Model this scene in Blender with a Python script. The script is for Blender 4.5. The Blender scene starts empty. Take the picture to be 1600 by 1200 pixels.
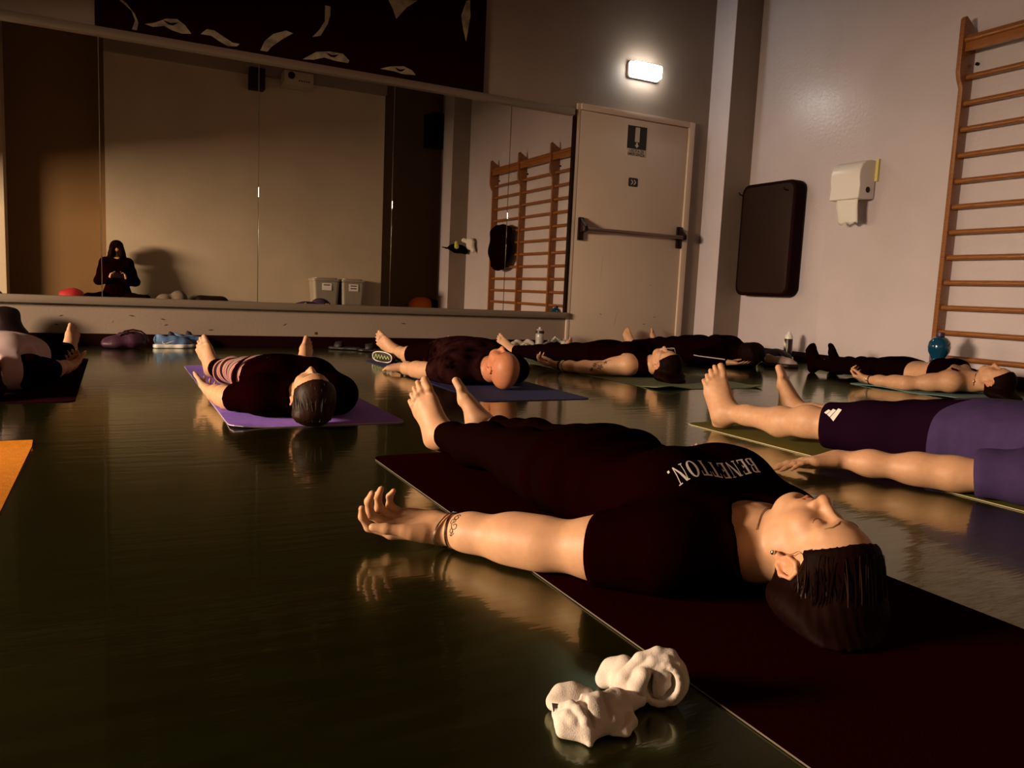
import bpy, bmesh, math, random
import numpy as np
from mathutils import Vector, Matrix

# ---------------------------------------------------------------- camera, light, exposure
sc = bpy.context.scene
col = sc.collection
sc.view_settings.view_transform = 'Standard'
sc.view_settings.look = 'None'
sc.view_settings.exposure = 0.0
sc.view_settings.gamma = 1.0
sc.view_settings.use_curve_mapping = False
sc.cycles.use_denoising = True
sc.cycles.max_bounces = 8
sc.cycles.diffuse_bounces = 3
sc.cycles.glossy_bounces = 5
sc.cycles.sample_clamp_indirect = 3.0
sc.cycles.caustics_reflective = True
sc.cycles.blur_glossy = 0.5

CAM = Vector((0.0, 0.0, 0.49))
cd = bpy.data.cameras.new('camera')
cam = bpy.data.objects.new('camera', cd)
col.objects.link(cam)
cd.sensor_width = 36.0
cd.lens = 27.27
cd.clip_start = 0.01
_r = Vector((0.89105, -0.45168, 0.04492)); _u = Vector((0.01298, 0.12428, 0.99216)); _f = Vector((0.45372, 0.88348, -0.11660))
cam.matrix_world = Matrix(((_r.x, _u.x, -_f.x, CAM.x), (_r.y, _u.y, -_f.y, CAM.y), (_r.z, _u.z, -_f.z, CAM.z), (0, 0, 0, 1)))
sc.camera = cam

world = bpy.data.worlds.new('world')
sc.world = world
world.use_nodes = True
world.node_tree.nodes['Background'].inputs[0].default_value = (1.0, 0.55, 0.28, 1)
world.node_tree.nodes['Background'].inputs[1].default_value = 0.02

def area(name, loc, target, sx, sy, power, color, spread=180):
    l = bpy.data.lights.new(name, 'AREA')
    l.shape = 'RECTANGLE'; l.size = sx; l.size_y = sy
    l.energy = power; l.color = color; l.spread = math.radians(spread)
    o = bpy.data.objects.new(name, l); col.objects.link(o)
    o.location = loc
    d = Vector(target) - Vector(loc)
    o.rotation_euler = d.to_track_quat('-Z', 'Y').to_euler()
    return o
# low warm glow coming in through the window opening on the left (a lit lamp in the corridor beyond it)
area('corridor_lamp', (-5.4, 2.5, 1.52), (1.5, 2.2, 0.9), 1.7, 0.75, 860, (1.0, 0.75, 0.52))
# added dim red fill light under the ceiling, lifts and reddens the blacks
area('red_fill_light', (2.0, 2.6, 4.15), (2.0, 2.6, 0), 3.5, 3.5, 4.0, (1.0, 0.12, 0.03))

EMERGENCY = 31.0      # strength of the emergency lamp lens

# ---------------------------------------------------------------- helpers
random.seed(7)
rng = np.random.default_rng(7)
MATS = {}
def mat(name, color, rough=0.6, metal=0.0, spec=0.5, noise=0.0, nscale=20.0, bump=0.0, bscale=80.0, emit=None, strength=0.0, stretch=None, attr=False, sss=0.0, trans=0.0, sheen=0.0, coat=0.0):
    if name in MATS: return MATS[name]
    m = bpy.data.materials.new(name); m.use_nodes = True
    nt = m.node_tree; b = nt.nodes['Principled BSDF']
    b.inputs['Base Color'].default_value = (*color, 1)
    b.inputs['Roughness'].default_value = rough
    b.inputs['Metallic'].default_value = metal
    b.inputs['Specular IOR Level'].default_value = spec
    if sss: 
        b.inputs['Subsurface Weight'].default_value = sss
        b.inputs['Subsurface Radius'].default_value = (0.012, 0.005, 0.003)
        b.inputs['Subsurface Scale'].default_value = 1.0
    if trans: b.inputs['Transmission Weight'].default_value = trans
    if sheen: b.inputs['Sheen Weight'].default_value = sheen
    if coat: b.inputs['Coat Weight'].default_value = coat
    tc = nt.nodes.new('ShaderNodeTexCoord'); src = tc.outputs['Object']
    if stretch:
        mp = nt.nodes.new('ShaderNodeMapping'); mp.inputs['Scale'].default_value = stretch
        nt.links.new(src, mp.inputs[0]); src = mp.outputs[0]
    cur = None
    if attr:
        a = nt.nodes.new('ShaderNodeAttribute'); a.attribute_name = 'Col'
        mx = nt.nodes.new('ShaderNodeMix'); mx.data_type = 'RGBA'; mx.blend_type = 'MULTIPLY'
        mx.inputs[0].default_value = 1.0; mx.inputs[6].default_value = (*color, 1)
        nt.links.new(a.outputs['Color'], mx.inputs[7]); cur = mx.outputs[2]
    if noise:
        n = nt.nodes.new('ShaderNodeTexNoise'); n.inputs['Scale'].default_value = nscale; n.inputs['Detail'].default_value = 5
        nt.links.new(src, n.inputs['Vector'])
        r = nt.nodes.new('ShaderNodeMapRange'); r.inputs[1].default_value = 0.3; r.inputs[2].default_value = 0.7
        r.inputs[3].default_value = 1 - noise; r.inputs[4].default_value = 1 + noise
        nt.links.new(n.outputs['Fac'], r.inputs[0])
        mx = nt.nodes.new('ShaderNodeMix'); mx.data_type = 'RGBA'; mx.blend_type = 'MULTIPLY'
        mx.inputs[0].default_value = 1.0; mx.inputs[6].default_value = (*color, 1)
        if cur is not None: nt.links.new(cur, mx.inputs[6])
        nt.links.new(r.outputs[0], mx.inputs[7]); cur = mx.outputs[2]
    if cur is not None: nt.links.new(cur, b.inputs['Base Color'])
    if bump:
        n = nt.nodes.new('ShaderNodeTexNoise'); n.inputs['Scale'].default_value = bscale; n.inputs['Detail'].default_value = 4
        nt.links.new(src, n.inputs['Vector'])
        bp = nt.nodes.new('ShaderNodeBump'); bp.inputs['Strength'].default_value = bump; bp.inputs['Distance'].default_value = 0.01
        nt.links.new(n.outputs['Fac'], bp.inputs['Height']); nt.links.new(bp.outputs[0], b.inputs['Normal'])
    if emit:
        b.inputs['Emission Color'].default_value = (*emit, 1); b.inputs['Emission Strength'].default_value = strength
    MATS[name] = m
    return m

def origin_of(o):
    p = Vector((0, 0, 0))
    while o is not None:
        p = p + o.location; o = o.parent
    return p

def link(name, me, m, parent=None, loc=None, smooth=False):
    """me holds WORLD coordinates; the object is put at loc (or its parent) and the mesh made relative"""
    o = bpy.data.objects.new(name, me); col.objects.link(o)
    if m is not None: me.materials.append(m)
    if parent is not None:
        o.parent = parent
        off = origin_of(parent)
        if loc is not None:
            o.location = Vector(loc) - off; off = Vector(loc)
    else:
        if loc is None:
            if len(me.vertices):
                c = np.empty(len(me.vertices) * 3, np.float32); me.vertices.foreach_get('co', c); c = c.reshape(-1, 3)
                loc = ((c[:, 0].min() + c[:, 0].max()) / 2, (c[:, 1].min() + c[:, 1].max()) / 2, c[:, 2].min())
            else: loc = (0, 0, 0)
        o.location = loc; off = Vector(loc)
    me.transform(Matrix.Translation(-off))
    if smooth: me.shade_smooth()
    return o

def tag(o, label=None, cat=None, group=None, kind=None):
    if label: o['label'] = label
    if cat: o['category'] = cat
    if group: o['group'] = group
    if kind: o['kind'] = kind
    return o

def empty(name, loc, label=None, cat=None, group=None):
    o = bpy.data.objects.new(name, None); col.objects.link(o); o.location = loc
    o.empty_display_size = 0.05
    return tag(o, label, cat, group)

def mesh(verts, faces):
    me = bpy.data.meshes.new('m'); me.from_pydata([tuple(v) for v in verts], [], [tuple(f) for f in faces]); me.update(); return me

def fast_mesh(V, F):
    """numpy verts (N,3), quads (M,4)"""
    me = bpy.data.meshes.new('m')
    n = F.shape[1]
    me.vertices.add(len(V)); me.vertices.foreach_set('co', np.ascontiguousarray(V, np.float32).ravel())
    me.loops.add(F.size); me.loops.foreach_set('vertex_index', np.ascontiguousarray(F, np.int32).ravel())
    me.polygons.add(len(F)); me.polygons.foreach_set('loop_start', np.arange(0, F.size, n, dtype=np.int32))
    me.update(calc_edges=True)
    return me

class MB:
    """collects shapes in world space -> one mesh"""
    def __init__(s): s.v = []; s.f = []
    def box(s, x0, x1, y0, y1, z0, z1):
        b = len(s.v)
        s.v += [(x, y, z) for x in (x0, x1) for y in (y0, y1) for z in (z0, z1)]
        s.f += [[b + i for i in q] for q in ((0, 1, 3, 2), (4, 6, 7, 5), (0, 4, 5, 1), (2, 3, 7, 6), (0, 2, 6, 4), (1, 5, 7, 3))]
        return s
    def tube(s, pts, r, n=8, cap=True, flat=None):
        pts = [Vector(p) for p in pts]; b = len(s.v); m = len(pts)
        rr = list(r) if hasattr(r, '__len__') else [r] * m
        up = None
        for i, p in enumerate(pts):
            t = (pts[min(i + 1, m - 1)] - pts[max(i - 1, 0)])
            t = t.normalized() if t.length > 1e-9 else Vector((0, 0, 1))
            if up is None:
                up = Vector((0, 0, 1)) if abs(t.z) < .9 else Vector((1, 0, 0))
            a = t.cross(up)
            if a.length < 1e-6: a = t.cross(Vector((0, 1, 0)))
            a.normalize(); c = a.cross(t).normalized(); up = c
            for k in range(n):
                an = 2 * math.pi * k / n
                q = p + a * math.cos(an) * rr[i] + c * math.sin(an) * rr[i] * (flat or 1)
                s.v.append(tuple(q))
        for i in range(m - 1):
            for k in range(n):
                k2 = (k + 1) % n
                s.f.append([b + i * n + k, b + i * n + k2, b + (i + 1) * n + k2, b + (i + 1) * n + k])
        if cap:
            s.f.append([b + k for k in range(n)][::-1]); s.f.append([b + (m - 1) * n + k for k in range(n)])
        return s
    def lathe(s, prof, c, n=24, axis='z'):
        """prof: (radius, height) pairs"""
        b = len(s.v); m = len(prof)
        for r, h in prof:
            for k in range(n):
                an = 2 * math.pi * k / n
                x, y = r * math.cos(an), r * math.sin(an)
                if axis == 'z': s.v.append((c[0] + x, c[1] + y, c[2] + h))
                elif axis == 'x': s.v.append((c[0] + h, c[1] + x, c[2] + y))
                else: s.v.append((c[0] + x, c[1] + h, c[2] + y))
        for i in range(m - 1):
            for k in range(n):
                k2 = (k + 1) % n
                s.f.append([b + i * n + k, b + i * n + k2, b + (i + 1) * n + k2, b + (i + 1) * n + k])
        s.f.append([b + k for k in range(n)][::-1]); s.f.append([b + (m - 1) * n + k for k in range(n)])
        return s
    def prism(s, pts, d):
        """closed polygon of 3-D points extruded by vector d"""
        b = len(s.v); n = len(pts); d = Vector(d)
        s.v += [tuple(p) for p in pts] + [tuple(Vector(p) + d) for p in pts]
        s.f.append(list(range(b, b + n))[::-1]); s.f.append(list(range(b + n, b + 2 * n)))
        for i in range(n):
            j = (i + 1) % n
            s.f.append([b + i, b + j, b + n + j, b + n + i])
        return s
    def build(s, name, m, parent=None, loc=None, smooth=False, bevel=0.0, seg=2, angle=35):
        me = mesh(s.v, s.f)
        bm = bmesh.new(); bm.from_mesh(me)
        if bevel:
            ed = [e for e in bm.edges if len(e.link_faces) == 2 and e.calc_face_angle(0) > math.radians(angle)]
            bmesh.ops.bevel(bm, geom=ed, offset=bevel, segments=seg, affect='EDGES', profile=.6, clamp_overlap=True)
        bmesh.ops.recalc_face_normals(bm, faces=bm.faces)
        bm.to_mesh(me); bm.free()
        o = link(name, me, m, parent, loc)
        if smooth or bevel:
            me.shade_smooth()
            try: me.set_sharp_from_angle(angle=math.radians(40))
            except Exception: pass
        return o

def rrect(cy, cz, hy, hz, r, n=6):
    """rounded rectangle outline in two numbers"""
    out = []
    for (sx, sy, a0) in ((1, 1, 0), (-1, 1, 90), (-1, -1, 180), (1, -1, 270)):
        for k in range(n + 1):
            a = math.radians(a0 + 90 * k / n)
            out.append((cy + sx * (hy - r) + r * math.cos(a), cz + sy * (hz - r) + r * math.sin(a)))
    return out

def text_mesh(body, size):
    cu = bpy.data.curves.new('t', 'FONT'); cu.body = body; cu.size = size; cu.offset = size * .022; cu.align_x = 'CENTER'; cu.align_y = 'CENTER'
    o = bpy.data.objects.new('t', cu); col.objects.link(o)
    dg = bpy.context.evaluated_depsgraph_get(); dg.update()
    me = bpy.data.meshes.new_from_object(o.evaluated_get(dg))
    bpy.data.objects.remove(o); bpy.data.curves.remove(cu)
    return me
# ---------------------------------------------------------------- materials of the room
D, W1, W2 = 6.08, 5.45, 5.42
CEIL = 4.3
def floor_material():
    m = bpy.data.materials.new('green_floor'); m.use_nodes = True; nt = m.node_tree; b = nt.nodes['Principled BSDF']
    b.inputs['Roughness'].default_value = 0.13; b.inputs['Specular IOR Level'].default_value = 0.75
    tc = nt.nodes.new('ShaderNodeTexCoord')
    mp = nt.nodes.new('ShaderNodeMapping'); mp.inputs['Scale'].default_value = (1.2, 7, 1); nt.links.new(tc.outputs['Object'], mp.inputs[0])
    n = nt.nodes.new('ShaderNodeTexNoise'); n.inputs['Scale'].default_value = 3.0; n.inputs['Detail'].default_value = 6; nt.links.new(mp.outputs[0], n.inputs['Vector'])
    cr = nt.nodes.new('ShaderNodeValToRGB'); cr.color_ramp.elements[0].position = .3; cr.color_ramp.elements[1].position = .75
    cr.color_ramp.elements[0].color = (0.009, 0.006, 0.0003, 1); cr.color_ramp.elements[1].color = (0.011, 0.012, 0.0006, 1)
    nt.links.new(n.outputs['Fac'], cr.inputs[0]); nt.links.new(cr.outputs[0], b.inputs['Base Color'])
    # tint of the varnish
    b.inputs['Specular Tint'].default_value = (0.76, 0.86, 0.55, 1)
    mp2 = nt.nodes.new('ShaderNodeMapping'); mp2.inputs['Scale'].default_value = (2.0, 14, 1); nt.links.new(tc.outputs['Object'], mp2.inputs[0])
    n2 = nt.nodes.new('ShaderNodeTexNoise'); n2.inputs['Scale'].default_value = 2.2; n2.inputs['Detail'].default_value = 4; nt.links.new(mp2.outputs[0], n2.inputs['Vector'])
    bp = nt.nodes.new('ShaderNodeBump'); bp.inputs['Strength'].default_value = 0.045; bp.inputs['Distance'].default_value = 0.02
    nt.links.new(n2.outputs['Fac'], bp.inputs['Height'])
    n3 = nt.nodes.new('ShaderNodeTexNoise'); n3.inputs['Scale'].default_value = 5; n3.inputs['Detail'].default_value = 5; nt.links.new(mp.outputs[0], n3.inputs['Vector'])
    mr = nt.nodes.new('ShaderNodeMapRange'); mr.inputs[1].default_value = .3; mr.inputs[2].default_value = .7; mr.inputs[3].default_value = .20; mr.inputs[4].default_value = .27
    nt.links.new(n3.outputs['Fac'], mr.inputs[0]); nt.links.new(mr.outputs[0], b.inputs['Roughness'])
    b.inputs['Coat Weight'].default_value = 0.75; b.inputs['Coat Roughness'].default_value = 0.045; b.inputs['Coat IOR'].default_value = 1.42; b.inputs['Coat Tint'].default_value = (0.85, 0.95, 0.6, 1)
    nt.links.new(bp.outputs[0], b.inputs['Coat Normal'])
    return m
M_floor = floor_material()
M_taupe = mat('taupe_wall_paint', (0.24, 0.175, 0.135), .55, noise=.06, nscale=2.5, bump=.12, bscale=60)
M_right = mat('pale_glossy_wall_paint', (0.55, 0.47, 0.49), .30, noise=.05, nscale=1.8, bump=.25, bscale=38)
M_rear = mat('cream_wall_paint', (0.47, 0.38, 0.28), .6, noise=.07, nscale=1.6, bump=.1, bscale=50)
M_brown = mat('brown_wall_paint', (0.17, 0.09, 0.03), .6, noise=.05, nscale=2)
M_dark = mat('dark_ceiling_paint', (0.05, 0.03, 0.022), .8)
M_base = mat('black_baseboard', (0.009, 0.0008, 0.0008), .6, spec=.05)
M_white = mat('white_plastic', (0.80, 0.74, 0.70), .32)
M_black = mat('black_plastic', (0.010, 0.002, 0.002), .4, spec=.2)
M_door = mat('beige_door_paint', (0.60, 0.46, 0.36), .4, noise=.03, nscale=3)
M_alu = mat('brushed_aluminium', (0.26, 0.20, 0.15), .42, metal=.6)
M_wood = mat('varnished_beech', (0.27, 0.095, 0.025), .33, noise=.25, nscale=6, stretch=(3, 3, 30), coat=.3)
M_steel = mat('steel', (0.6, 0.55, 0.5), .25, metal=1)

def structure(o): return tag(o, kind='structure')
# floor, ceiling
structure(MB().box(-3.6, 5.8, -2.2, 6.5, -0.1, 0).build('floor', M_floor, loc=(0, 0, 0)))
structure(MB().box(-3.6, 5.8, -2.2, 6.5, CEIL, CEIL + .1).build('ceiling', M_dark))
# mirror wall
structure(MB().box(-3.6, 5.8, D, D + .3, 0, CEIL).build('wall_far', M_taupe))
# right wall, two planes with a small step at Y 4.82
structure(MB().box(W1, W1 + .35, 4.82, D, 0, CEIL).build('wall_right_far', M_right))
structure(MB().box(W2, W2 + .38, -2.2, 4.82, 0, CEIL).build('wall_right', M_right))
# pillar in the far right corner
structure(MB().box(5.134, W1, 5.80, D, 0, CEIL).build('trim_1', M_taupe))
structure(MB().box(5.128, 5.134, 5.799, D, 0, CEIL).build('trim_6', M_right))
# pillar in the rear right corner
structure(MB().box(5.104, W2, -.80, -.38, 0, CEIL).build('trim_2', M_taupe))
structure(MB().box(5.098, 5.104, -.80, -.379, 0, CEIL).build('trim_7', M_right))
# rear wall: cream block, recesses at both ends
structure(MB().box(-.11, 3.93, -1.7, -.45, 0, 3.55).build('wall_rear', M_rear))
structure(MB().box(-.11, 3.93, -1.7, -.36, 3.55, CEIL).build('trim_3', M_taupe))
structure(MB().box(3.93, W2, -1.9, -1.7, 0, CEIL).build('wall_rear_right', M_brown))
structure(MB().box(-1.32, -.11, -1.05, -.8, 0, CEIL).build('wall_rear_recess', M_brown))
structure(MB().box(-3.6, -1.32, -1.7, -.45, 0, CEIL).build('wall_rear_left', M_rear))
structure(MB().box(-3.6, 5.8, -2.2, -1.9, 0, CEIL).build('wall_rear_outer', M_brown))
# left wall with the low window opening
LX = -3.3
Y0, Y1 = .5, 5.4
lw = MB().box(LX - .2, LX, -2.2, Y0, 0, CEIL).box(LX - .2, LX, Y1, D, 0, CEIL).box(LX - .2, LX, Y0, Y1, 1.64, CEIL).box(LX - .2, LX, Y0, Y1, 0, .12)
structure(lw.build('wall_left', M_rear))
wf = MB()
for y in (Y0, Y1 - .06): wf.box(LX - .14, LX - .06, y, y + .06, .12, 1.64)
wf.box(LX - .14, LX - .06, Y0 + .06, Y1 - .06, .12, .17)
structure(wf.build('window_1', M_alu))
structure(MB().box(LX - .17, LX - .03, Y0, Y1, 1.61, 1.64).build('trim_4', M_alu))
# baseboards
structure(MB().box(-3.3, 3.64, D - .015, D, 0, .082).build('baseboard_far', M_base, bevel=.003))
structure(MB().box(4.94, 5.13, D - .015, D, 0, .082).build('baseboard_corner', M_base, bevel=.003))
structure(MB().box(W1 - .015, W1, 4.82, 5.8, 0, .082).build('baseboard_right_far', M_base, bevel=.003))
structure(MB().box(W2 - .015, W2, -.38, 4.82, 0, .082).build('baseboard_right', M_base, bevel=.003))
structure(MB().box(5.115, W1, 5.785, 5.80, 0, .082).box(5.115, 5.13, 5.785, D, 0, .082).build('baseboard_pillar', M_base, bevel=.003))

# ---------------------------------------------------------------- wall mirror: five sheets, rails
mir = empty('studio_mirror', (1.2, D, .28), 'long wall mirror of tall sheets between grey rails on the far wall', 'mirror')
M_mirror = mat('mirror_glass', (0.80, 0.74, 0.66), .004, metal=1.0)
M_edge = mat('bevelled_glass_edge', (0.85, 0.8, 0.72), .15, metal=.6)
edges = [-2.13, -1.11, -.083, .945, 1.969, 2.996, 3.605]
for i in range(6):
    x0, x1 = edges[i] + .002, edges[i + 1] - .002
    MB().box(x0, x1, D - .012, D - .004, .335, 2.06).build('mirror_sheet', M_mirror, mir, bevel=.0015, seg=1)
MB().box(-2.15, 3.60, D - .045, D - .002, 2.058, 2.112).build('top_rail', M_alu, mir, bevel=.004)
MB().box(-2.15, 3.62, D - .06, D - .002, .283, .336).build('bottom_rail', M_alu, mir, bevel=.006)
MB().box(3.606, 3.622, D - .03, D - .002, .336, 2.058).build('side_rail', M_black, mir)
# dark backing so that no wall shows in the joints
MB().box(-2.14, 3.606, D - .004, D - .0005, .336, 2.058).build('backing_board', M_edge, mir)

# ---------------------------------------------------------------- mural board above the mirror
M_mural = mat('black_mural_paint', (0.012, 0.0006, 0.001), .8, spec=0)
M_leaf = mat('cream_mural_paint', (0.26, 0.20, 0.12), .7, noise=.5, nscale=14)
mural = empty('mural_board', (1.3, D, 2.115), 'black mural board with pale torn shapes above the mirror', 'mural')
MB().box(-.10, 2.72, D - .028, D - .001, 2.115, 3.9).build('board', M_mural, mural)
shapes = [
[(0.05, 2.3), (0.12, 2.25), (0.14, 2.19), (0.12, 2.13), (0.15, 2.13), (0.16, 2.18), (0.14, 2.23), (0.09, 2.29), (0.06, 2.31)],
[(0.2, 2.18), (0.26, 2.2), (0.33, 2.24), (0.4, 2.25), (0.45, 2.22), (0.49, 2.17), (0.43, 2.16), (0.37, 2.17), (0.32, 2.19), (0.25, 2.17)],
[(0.55, 2.18), (0.59, 2.22), (0.64, 2.22), (0.7, 2.19), (0.76, 2.16), (0.81, 2.16), (0.79, 2.14), (0.73, 2.13), (0.68, 2.15), (0.62, 2.18)],
[(0.95, 2.14), (0.98, 2.21), (1.04, 2.27), (1.13, 2.31), (1.18, 2.3), (1.11, 2.25), (1.03, 2.18), (1.0, 2.14)],
[(1.41, 2.54), (1.45, 2.54), (1.45, 2.48), (1.43, 2.41), (1.38, 2.32), (1.32, 2.3), (1.37, 2.36), (1.41, 2.43)],
[(1.25, 2.13), (1.35, 2.2), (1.45, 2.22), (1.55, 2.22), (1.6, 2.18), (1.59, 2.16), (1.49, 2.16), (1.41, 2.17), (1.33, 2.14)],
[(1.84, 2.16), (1.92, 2.19), (2.03, 2.21), (2.1, 2.19), (2.13, 2.16), (2.03, 2.15), (1.95, 2.16)],
[(1.89, 2.68), (2.13, 2.72), (2.04, 2.65), (1.96, 2.55), (1.93, 2.62)],
[(2.5, 2.68), (2.54, 2.8), (2.57, 2.81), (2.58, 2.69), (2.55, 2.49), (2.52, 2.58)],
[(0.55, 2.62), (0.75, 2.75), (0.95, 2.7), (0.85, 2.63), (0.7, 2.6)], [(1.05, 2.9), (1.3, 3.05), (1.45, 2.98), (1.25, 2.9)], [(0.1, 2.95), (0.2, 3.15), (0.26, 3.0), (0.18, 2.85)]]
for sh in shapes:
    MB().prism([(x, D - .028, z) for x, z in sh], (0, -.003, 0)).build('torn_shape', M_leaf, mural)
for (x, z, w) in ((.36, 2.215, .05), (1.47, 2.195, .05), (2.0, 2.178, .045)):   # dark notches inside the lip shapes
    MB().prism([(x - w, D - .031, z + .012), (x - w * .3, D - .031, z - .012), (x + w * .3, D - .031, z - .012), (x + w, D - .031, z + .014), (x, D - .031, z + .002)], (0, -.001, 0)).build('dark_notch', M_mural, mural)

# ---------------------------------------------------------------- emergency door
door = empty('door_1', (4.26, D, 0), 'beige emergency exit door with a push bar and signs', 'door'); structure(door)
MB().box(3.672, 4.868, D - .022, D - .002, .006, 2.115).build('door_leaf', M_door, door, bevel=.003)
fr = MB().box(4.872, 4.935, D - .045, D - .001, 0, 2.17).box(3.635, 3.668, D - .024, D - .001, 0, 2.17).box(3.668, 4.872, D - .045, D - .001, 2.119, 2.17)
fr.build('door_frame', M_door, door, bevel=.004)
bar = empty('push_bar', (4.24, D - .06, 1.08)); bar.parent = door; bar.location = Vector((4.24, D - .06, 1.08)) - door.location
M_bar = mat('grey_push_bar_metal', (0.20, 0.13, 0.10), .3, metal=.8)
MB().tube([(3.735, D - .115, 1.085), (4.84, D - .115, 1.085)], .0165, 12).build('bar_tube', M_bar, bar, smooth=True)
for x in (3.725, 4.835):
    MB().box(x - .028, x + .028, D - .05, D - .022, .985, 1.19).build('end_bracket', M_black, bar, bevel=.01)
    MB().prism([(x - .018, D - .05, 1.18), (x - .018, D - .05, 1.05), (x - .018, D - .135, 1.065), (x - .018, D - .135, 1.105)], (.036, 0, 0)).build('lever_arm', M_black, bar, bevel=.005)
M_signdk = mat('dark_sign_green', (0.012, 0.012, 0.008), .45)
M_signwt = mat('off_white_sign_print', (0.58, 0.50, 0.43), .5)
def flat_text(name, s, size, x, y, z, m, parent, depth=.0006, squash=1.0):
    me = text_mesh(s, size)
    bm = bmesh.new(); bm.from_mesh(me)
    for v in bm.verts: v.co = Vector((x + v.co.x * squash, y, z + v.co.y))
    r = bmesh.ops.extrude_face_region(bm, geom=bm.faces[:])
    for g in r['geom']:
        if isinstance(g, bmesh.types.BMVert): g.co.y -= depth
    bmesh.ops.recalc_face_normals(bm, faces=bm.faces)
    bm.to_mesh(me); bm.free()
    me.materials.clear()
    return link(name, me, m, parent)
yd = D - .022
sign = tag(MB().box(4.174, 4.396, yd - .003, yd, 1.785, 2.06).build('exit_sign', M_signwt, None, bevel=.001), 'dark pictogram sign reading USCITA DI EMERGENZA on the beige door', 'sign')
MB().box(4.178, 4.392, yd - .0036, yd - .0028, 1.852, 2.056).build('dark_field', M_signdk, sign)
MB().box(4.262, 4.312, yd - .0044, yd - .0034, 1.915, 2.045).build('door_pictogram', M_signwt, sign)
ar = [(4.277, 1.908), (4.297, 1.908), (4.297, 1.887), (4.312, 1.887), (4.287, 1.862), (4.262, 1.887), (4.277, 1.887)]
MB().prism([(x, yd - .0034, z) for x, z in ar], (0, -.001, 0)).build('down_arrow', M_signwt, sign)
flat_text('lettering', 'USCITA DI', .036, 4.285, yd - .0032, 1.833, M_signdk, sign, squash=.95)
flat_text('lettering', 'EMERGENZA', .036, 4.285, yd - .0032, 1.803, M_signdk, sign, squash=.92)
arrow = tag(MB().prism([(x, yd, z) for x, z in rrect(4.272, 1.553, .052, .040, .014)], (0, -.003, 0)).build('direction_sticker', M_signdk, None), 'small dark sticker with a double chevron on the beige door', 'sticker')
for dx in (-.028, .004):
    ch = [(0, .022), (.011, .022), (.03, 0), (.011, -.022), (0, -.022), (.018, 0)]
    MB().prism([(4.272 + dx + x, yd - .003, 1.553 + z) for x, z in ch], (0, -.001, 0)).build('chevron', M_signwt, arrow)
# scuffs at the foot of the door and wall, a bumper hole
M_scuff = mat('scuff_mark', (0.05, 0.025, 0.015), .7)
sc_door = MB()
for (x, z, l, a) in ((4.0, .33, .04, -20), (4.17, .3, .16, 75), (4.5, .25, .05, 5), (4.62, .32, .03, 20), (3.98, .75, .22, 86), (4.55, .62, .015, 10)):
    c, s = math.cos(math.radians(a)) * l / 2, math.sin(math.radians(a)) * l / 2
    sc_door.prism([(x - c, yd, z - s), (x, yd, z - .003), (x + c, yd, z + s), (x, yd, z + .003)], (0, -.0005, 0))
tag(sc_door.build('scuffs', M_scuff, door), kind='stuff')
yw = D
scw = MB()
for (x, z, l, a) in ((-.33, .2, .03, 10), (-.36, .14, .03, -5), (.10, .21, .05, -8), (.30, .19, .04, -15), (.32, .15, .035, 10), (-.02, .165, .02, 60), (.62, .12, .05, 4), (1.15, .17, .04, 30), (2.1, .2, .05, -6)):
    c, s = math.cos(math.radians(a)) * l / 2, math.sin(math.radians(a)) * l / 2
    scw.prism([(x - c, yw, z - s), (x, yw, z - .005), (x + c, yw, z + s), (x, yw, z + .005)], (0, -.0006, 0))
scw.lathe([(.011, 0), (.011, -.004), (.006, -.006)], (1.384, yw, .108), 12, 'y')
o = scw.build('trim_5', M_scuff); structure(o)

# ---------------------------------------------------------------- emergency lamp
lamp = empty('emergency_lamp', (4.31, D, 2.47), 'lit white emergency lamp on the wall above the exit door', 'lamp')
MB().prism([(x, D - .001, z) for x, z in rrect(4.315, 2.543, .172, .072, .03)], (0, -.028, 0)).build('lamp_housing', M_white, lamp, bevel=.004)
M_lens = mat('lit_lamp_lens', (0.9, 0.9, 0.85), .4, emit=(0.97, 1.0, 0.94), strength=EMERGENCY)
MB().prism([(x, D - .029, z) for x, z in rrect(4.315, 2.543, .158, .060, .024)], (0, -.065, 0)).build('lamp_lens', M_lens, lamp, bevel=.012)

# ---------------------------------------------------------------- wall bars
bars = empty('wall_bars', (5.36, 2.2, 0), 'varnished wooden wall bars fixed along the pale right wall', 'wall bars')
ups = [3.66, 2.70, 1.75, .80]
prof = [(5.32, .0), (5.32, 2.06), (5.285, 2.12), (5.27, 2.17), (5.27, 2.52), (5.29, 2.54), (5.42, 2.46), (5.42, 0)]
for y in ups:
    MB().prism([(x, y - .017, z) for x, z in prof], (0, .034, 0)).build('upright', M_wood, bars, bevel=.005)
zs = [.165 + .1795 * i for i in range(12)]
rung_me = None
for i in range(3):
    y0, y1 = ups[i + 1] + .017, ups[i] - .017
    for z in zs:
        if rung_me is None:
            o = MB().tube([(5.36, y0, z), (5.36, y1, z)], .0165, 10, flat=1.15).build('rung', M_wood, bars, smooth=True, loc=(5.36, (y0 + y1) / 2, z)); rung_me = o.data; L0 = y1 - y0
        else:
            o = bpy.data.objects.new('rung', rung_me); col.objects.link(o); o.parent = bars
            o.location = Vector((5.36, (y0 + y1) / 2, z)) - bars.location; o.scale = (1, (y1 - y0) / L0, 1)
    MB().tube([(5.30, y0, 2.38), (5.30, y1, 2.38)], .0165, 10, flat=1.15).build('rung', M_wood, bars, smooth=True)
    MB().box(5.30, 5.325, y0, y1, 2.30, 2.41).build('top_rail', M_wood, bars, bevel=.004)
    for yy in (y0 + .03, y1 - .03):
        MB().tube([(5.40, yy, 2.23), (5.42, yy, 2.23)], .012, 8).build('wall_bolt', M_black, bars)

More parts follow.
